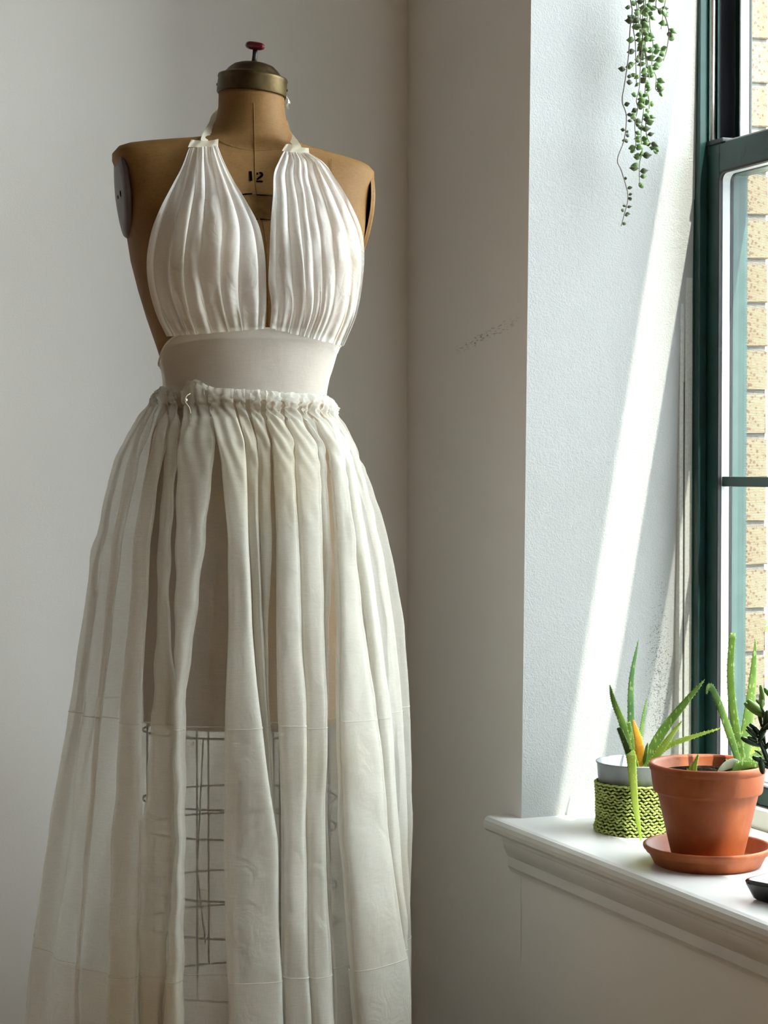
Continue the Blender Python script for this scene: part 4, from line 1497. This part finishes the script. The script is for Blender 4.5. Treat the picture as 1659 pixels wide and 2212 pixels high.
for i, (m, pts, w, dd, cut) in enumerate(ALOE2):
    v, f = leaf_data(local(px_path(pts, dep_c + 0.005, dd), POT), w * dep_c / FPX, 0.34, m != 'aloe_grey', cut, seed=60 + i, view=-FH + RT * random.uniform(-.35, .35) + np.array([0, 0, 0.3 if i in (4, 6) else 0.0]))
    o = pyobj('leaf', v, f, M[m], aloe2)
    if m == 'aloe_grey': tag(o, 'grey withered leaf')
PUPB = POT + RT * (-0.025) + np.array([0, 0, 0.118])
for i, pts in enumerate([[(1498, 1672), (1500, 1655), (1509, 1629)], [(1492, 1672), (1491, 1660), (1493, 1648)], [(1489, 1672), (1486, 1664), (1483, 1660)]]):
    v, f = leaf_data(local(px_path(pts, dep_c - 0.01, 0.0), POT), (11, 7, 5)[i] * dep_c / FPX, 0.4, i == 0, False, seed=80 + i)
    o = pyobj('pup_leaf', v, f, M['aloe_lime'], aloe2)

# dry leaf on the sill behind the saucer
dl = hit(1632, 1785, 2, ZS)
dl = np.array([dl[0], dl[1], ZS])
dl = np.array([0.215, -0.865, ZS])
v, f = leaf_data([np.array((-0.022, 0.0, 0.003)), np.array((0.0, 0.0, 0.012)), np.array((0.020, 0.004, 0.004))], 0.018, 0.15, False, False, view=(0, -0.3, 1))
o = pyobj('dry_leaf', v, f, M['dry'])
o.location = dl; tag(o, 'curled dry brown leaf fallen on the sill behind the saucer', 'leaf')

# --- black glazed tray with the jade plant
TR = np.array([0.098, -1.182, ZS])
ang = math.radians(22)
tray = empty('glazed_tray', TR, ang)
tag(tray, 'square black glazed ceramic tray under the jade plant', 'tray')
bm = bmesh.new()
def sq(h, z):
    r = 0.012
    pts = []
    for cx, cy, s in ((h - r, h - r, 0), (-h + r, h - r, 90), (-h + r, -h + r, 180), (h - r, -h + r, 270)):
        for k in range(5):
            a = math.radians(s + 22.5 * k)
            pts.append(bm.verts.new((cx + r * math.cos(a), cy + r * math.sin(a), z)))
    return pts
lv = [sq(0.060, 0.0), sq(0.064, 0.003), sq(0.0715, 0.022), sq(0.0722, 0.026), sq(0.0705, 0.0285), sq(0.066, 0.0280), sq(0.0635, 0.024), sq(0.060, 0.0165), sq(0.055, 0.015)]
for a, b in zip(lv[:-1], lv[1:]):
    for i in range(20):
        bm.faces.new((a[i], a[(i + 1) % 20], b[(i + 1) % 20], b[i]))
bm.faces.new(lv[0]); bm.faces.new(lv[-1])
obj('dish', bm, M['glaze'], tray, True)
JB = TR + np.array([0.0, 0.0, 0.0152])
jade = tag(empty('potted_jade', JB), 'dark green finger leaved jade plant in a black pot on the glazed tray', 'potted plant')
lathe('pot', [(0.0, 0.0), (0.036, 0.0), (0.038, 0.002), (0.049, 0.085), (0.051, 0.086), (0.051, 0.094), (0.047, 0.094), (0.045, 0.080), (0.0, 0.078)], M['glaze'], jade, 48)
lathe('soil', [(0.0455, 0.082), (0.02, 0.084), (0.0, 0.083)], M['soil'], jade, 32)
dep_j = (JB - CAM) @ FH


def finger_leaf(base, dirv, ln, r):
    """blunt tubular jade leaf"""
    dirv = np.array(dirv) / np.linalg.norm(dirv)
    up = np.array([0, 0, 1.0])
    path = [base + dirv * ln * t + up * 0.18 * ln * t * t for t in np.linspace(0, 1, 9)]
    rr = [r * q for q in (0.35, 0.62, 0.82, 0.95, 1.0, 1.0, 0.98, 0.85, 0.45)]
    return tube_data(path, rr, 8)


stems = [
    ([(1700, 1760), (1690, 1715), (1668, 1665), (1652, 1625), (1641, 1598)], 0.0052, 8),
    ([(1652, 1625), (1649, 1590), (1652, 1555), (1645, 1530)], 0.0036, 10),
    ([(1690, 1715), (1685, 1640), (1680, 1570), (1672, 1510)], 0.0045, 12),
    ([(1700, 1760), (1720, 1660), (1735, 1560)], 0.0045, 12),
]
rj = random.Random(21)
ROOTJ = JB + np.array([0, 0, 0.083])
for si, (pts, rad, nl) in enumerate(stems):
    path = [at_depth(x, y, dep_j + 0.01 * math.sin(si * 2 + i)) for i, (x, y) in enumerate(pts)]
    if pts[0] == (1700, 1760):
        path[0] = ROOTJ
    path = catmull(local(path, JB), 16)
    so = tube('stem', path, np.linspace(rad, rad * 0.6, 16), M['jade'], jade, 8)
    for k in range(nl):
        t = 0.35 + 0.65 * k / (nl - 1)
        p = path[int(t * 15)]
        az = rj.uniform(0, 2 * math.pi)
        dr_ = RT * math.cos(az) + FH * math.sin(az) * 0.8 + np.array([0, 0, rj.uniform(0.1, 1.1)])
        v, f = finger_leaf(p, dr_, rj.uniform(0.018, 0.030), rj.uniform(0.0032, 0.0046))
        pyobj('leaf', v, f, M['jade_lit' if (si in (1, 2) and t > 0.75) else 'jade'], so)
# the few leaves that show clearly against the brick and the aloe
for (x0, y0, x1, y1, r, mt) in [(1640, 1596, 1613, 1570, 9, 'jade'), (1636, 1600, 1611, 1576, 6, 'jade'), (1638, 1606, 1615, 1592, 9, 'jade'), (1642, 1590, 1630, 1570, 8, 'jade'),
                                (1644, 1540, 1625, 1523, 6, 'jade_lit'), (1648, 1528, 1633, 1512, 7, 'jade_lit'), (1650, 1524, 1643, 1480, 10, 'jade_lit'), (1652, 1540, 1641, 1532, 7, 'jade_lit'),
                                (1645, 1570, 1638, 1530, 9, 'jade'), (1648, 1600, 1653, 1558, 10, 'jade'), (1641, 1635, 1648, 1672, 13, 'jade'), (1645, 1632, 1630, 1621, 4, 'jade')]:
    a = at_depth(x0, y0, dep_j) - JB; b = at_depth(x1, y1, dep_j - 0.004) - JB
    path = catmull([a, a * 0.5 + b * 0.5 + np.array([0, 0, 0.001]), b], 9)
    rr = [r / 2 * dep_j / FPX * q for q in (0.4, 0.65, 0.85, 0.97, 1.0, 1.0, 0.97, 0.82, 0.42)]
    v, f = tube_data(path, rr, 8)
    pyobj('leaf', v, f, M[mt], jade)

# ------------------------------------------------------------------ trailing plant in the window recess
YP = -0.57
HP = hit(1400, 0, 1, YP)
HANG = np.array([HP[0], YP, 2.22])
trail = tag(empty('hanging_plant', HANG), 'trailing succulent with pointed bead leaves hanging in the window recess', 'hanging plant')
lathe('hanging_pot', [(0.0, 0.0), (0.045, 0.0), (0.05, 0.004), (0.065, 0.10), (0.068, 0.102), (0.068, 0.108), (0.063, 0.108), (0.058, 0.09), (0.0, 0.088)], M['terra'], trail, 40)
lathe('soil', [(0.060, 0.098), (0.0, 0.100)], M['soil'], trail, 30)
for k in range(3):
    a = 2 * math.pi * k / 3
    tube('hanger_cord', [(0.067 * math.cos(a), 0.067 * math.sin(a), 0.104), (0.0, 0.0, 0.34), (0, 0, ZH - 2.22)], 0.0015, M['cord'], trail, 6)


def cp(cx, cy): return (1300 + 0.226 * cx, 0.226 * cy)
STEMS = [
    ([(275, 0), (290, 110), (270, 280), (262, 450), (245, 620), (212, 840), (195, 970), (235, 1110), (215, 1330), (150, 1525), (190, 1640), (250, 1870), (215, 2050), (185, 2160)], 'stem', None),
    ([(325, 0), (330, 150), (300, 250), (320, 400), (325, 560), (330, 790)], 'stem', 7),
    ([(400, 0), (385, 200), (390, 350), (370, 600), (360, 830), (330, 960), (345, 1040), (315, 1180), (325, 1380), (295, 1460)], 'stem', 22),
    ([(450, 0), (430, 250), (415, 450), (425, 650), (415, 850), (400, 1050), (375, 1260), (385, 1450), (360, 1570), (362, 1770)], 'stem_g', 40),
    ([(465, 0), (460, 250), (490, 420), (480, 620), (520, 740), (515, 850), (580, 905)], 'stem_g', 20),
    ([(610, 0), (590, 120), (565, 280)], 'stem_g', 6),
    ([(600, 130), (640, 300), (620, 480), (590, 580)], 'stem', 9),
    ([(520, 0), (560, 90), (600, 130)], 'stem', 9),
    ([(440, 880), (455, 1020), (420, 1190), (440, 1330), (500, 1400), (535, 1470)], 'stem_g', 14),
    ([(345, 0), (345, 140), (370, 400), (340, 560), (290, 640)], 'stem_g', 16),
    ([(420, 0), (370, 130), (385, 330), (430, 560), (455, 760)], 'stem_g', 24),
]
S1_LEAVES = [(240, 80, -1, 0), (255, 150, -1, 0), (200, 655, -1, .0), (292, 735, 1, 0), (292, 795, 1, .2), (240, 992, 1, 0), (252, 1095, 1, 0), (275, 1155, 1, .3), (207, 1238, -1, .4), (245, 1265, 1, .2), (252, 1305, 1, 0),
             (245, 1358, 1, 0), (212, 1340, -1, 0), (225, 1707, 1, 0), (265, 1795, 1, .2), (278, 1857, 1, 0), (268, 1900, 1, -.8), (208, 1952, -1, 0), (190, 1998, -1, 0), (256, 1977, 1, 0), (245, 2045, 1, .2), (225, 2055, -1, 0), (212, 2143, 1, .5)]


def bead_leaf_mesh(name, mat):
    vs, fs = [], []
    prof = [(0.0, 0.0), (0.10, 0.06), (0.24, 0.24), (0.42, 0.35), (0.58, 0.33), (0.74, 0.21), (0.88, 0.085), (1.0, 0.008)]
    seg = 8
    for x, r in prof:
        for k in range(seg):
            a = 2 * math.pi * k / seg
            vs.append((x, 0.72 * r * math.cos(a) * (1 + 0.12 * math.cos(a)), r * math.sin(a)))
    for i in range(len(prof) - 1):
        for k in range(seg):
            k2 = (k + 1) % seg
            fs.append((i * seg + k, i * seg + k2, (i + 1) * seg + k2, (i + 1) * seg + k))
    me = bpy.data.meshes.new(name); me.from_pydata(vs, [], fs); me.update(); me.materials.append(mat)
    for p in me.polygons: p.use_smooth = True
    return me


BL = {'g': bead_leaf_mesh('bead_leaf', M['string']), 'd': bead_leaf_mesh('bead_leaf_dusky', M['string_dark'])}
rt_ = random.Random(33)


def put_leaf(pos, dirv, size, kind, parent):
    o = link('bead_leaf', BL[kind], None, parent)
    q = Vector(dirv).to_track_quat('X', 'Z').to_matrix().to_4x4()
    o.matrix_local = Matrix.Translation(pos) @ q @ Matrix.Rotation(rt_.uniform(0, 6.28), 4, 'X') @ Matrix.Scale(size, 4)


for si, (pts, mt, nl) in enumerate(STEMS):
    yo = YP + rt_.uniform(-0.03, 0.02)
    wp = [hit(*cp(x, y), 1, yo + 0.006 * math.sin(i * 1.3 + si)) for i, (x, y) in enumerate(pts)]
    if pts[0][1] == 0:                      # carry the stem up over the rim of the pot
        d = wp[0] - HANG; d[2] = 0; d = d / (np.linalg.norm(d) + 1e-6)
        wp = [HANG + d * 0.055 + np.array([0, 0, 0.10]), HANG + d * 0.071 + np.array([0, 0, 0.112]), HANG + d * 0.078 + np.array([0, 0, 0.08]), (wp[0] + HANG + d * 0.07) / 2] + wp
    path = catmull(local(wp, HANG), 12 * len(wp))
    so = tube('stem', path, np.linspace(0.0011, 0.0007, len(path)), M[mt], trail, 6)
    if nl is None:
        for (cx, cy, sd, el) in S1_LEAVES:
            c = hit(*cp(cx, cy), 1, yo) - HANG
            k = int(np.argmin(np.linalg.norm(path - c, axis=1)))
            dv = c - path[k]
            dv[2] *= 0.6
            put_leaf(path[k] + dv * 0.15, dv, rt_.uniform(0.011, 0.015) if cy < 900 else rt_.uniform(0.008, 0.012), 'd', so)
    else:
        start = 0.0 if pts[0][1] else 0.30
        for k in range(nl):
            t = start + (1 - start) * (k + rt_.uniform(0, 0.8)) / nl
            p = path[min(len(path) - 1, int(t * (len(path) - 1)))]
            az = rt_.choice((0, math.pi)) + rt_.gauss(0, 0.8)
            dv = RT * math.cos(az) + FH * math.sin(az) * 0.8 + np.array([0, 0, rt_.uniform(-0.7, 0.35)])
            put_leaf(p, dv, rt_.uniform(0.0115, 0.018), 'g' if rt_.random() < 0.72 else 'd', so)

# ------------------------------------------------------------------ a tree beyond the brick corner
tree_base = np.array([2.9, 2.5, -3.1])
tree = tag(empty('leafy_tree', tree_base), 'leafy green tree standing outside beyond the brick corner', 'tree')
tube('trunk', [(0, 0, 0), (0.05, 0.02, 1.2), (0.0, 0.0, 2.6)], [0.14, 0.11, 0.06], M['bark'], tree, 12)
rl = random.Random(9)
vs, fs = [], []
for k in range(5200):
    a = rl.uniform(0, 2 * math.pi); zc = rl.uniform(-1, 1); r = 1.15 * rl.uniform(0.45, 1.0) ** 0.4
    c = np.array([r * math.sqrt(1 - zc * zc) * math.cos(a), r * math.sqrt(1 - zc * zc) * math.sin(a), 2.75 + 0.95 * r * zc])
    d = np.array([rl.gauss(0, 1) for _ in range(3)]); d /= np.linalg.norm(d)
    e = np.cross(d, np.array([rl.gauss(0, 1) for _ in range(3)])); e /= np.linalg.norm(e)
    s = rl.uniform(0.03, 0.055)
    o = len(vs)
    vs += [c, c + d * s * 0.5 + e * s * 0.35, c + d * s * 1.1, c + d * s * 0.5 - e * s * 0.35]
    fs.append((o, o + 1, o + 2, o + 3))
tag(pyobj('foliage', vs, fs, M['ivy'], tree, False), kind='stuff')
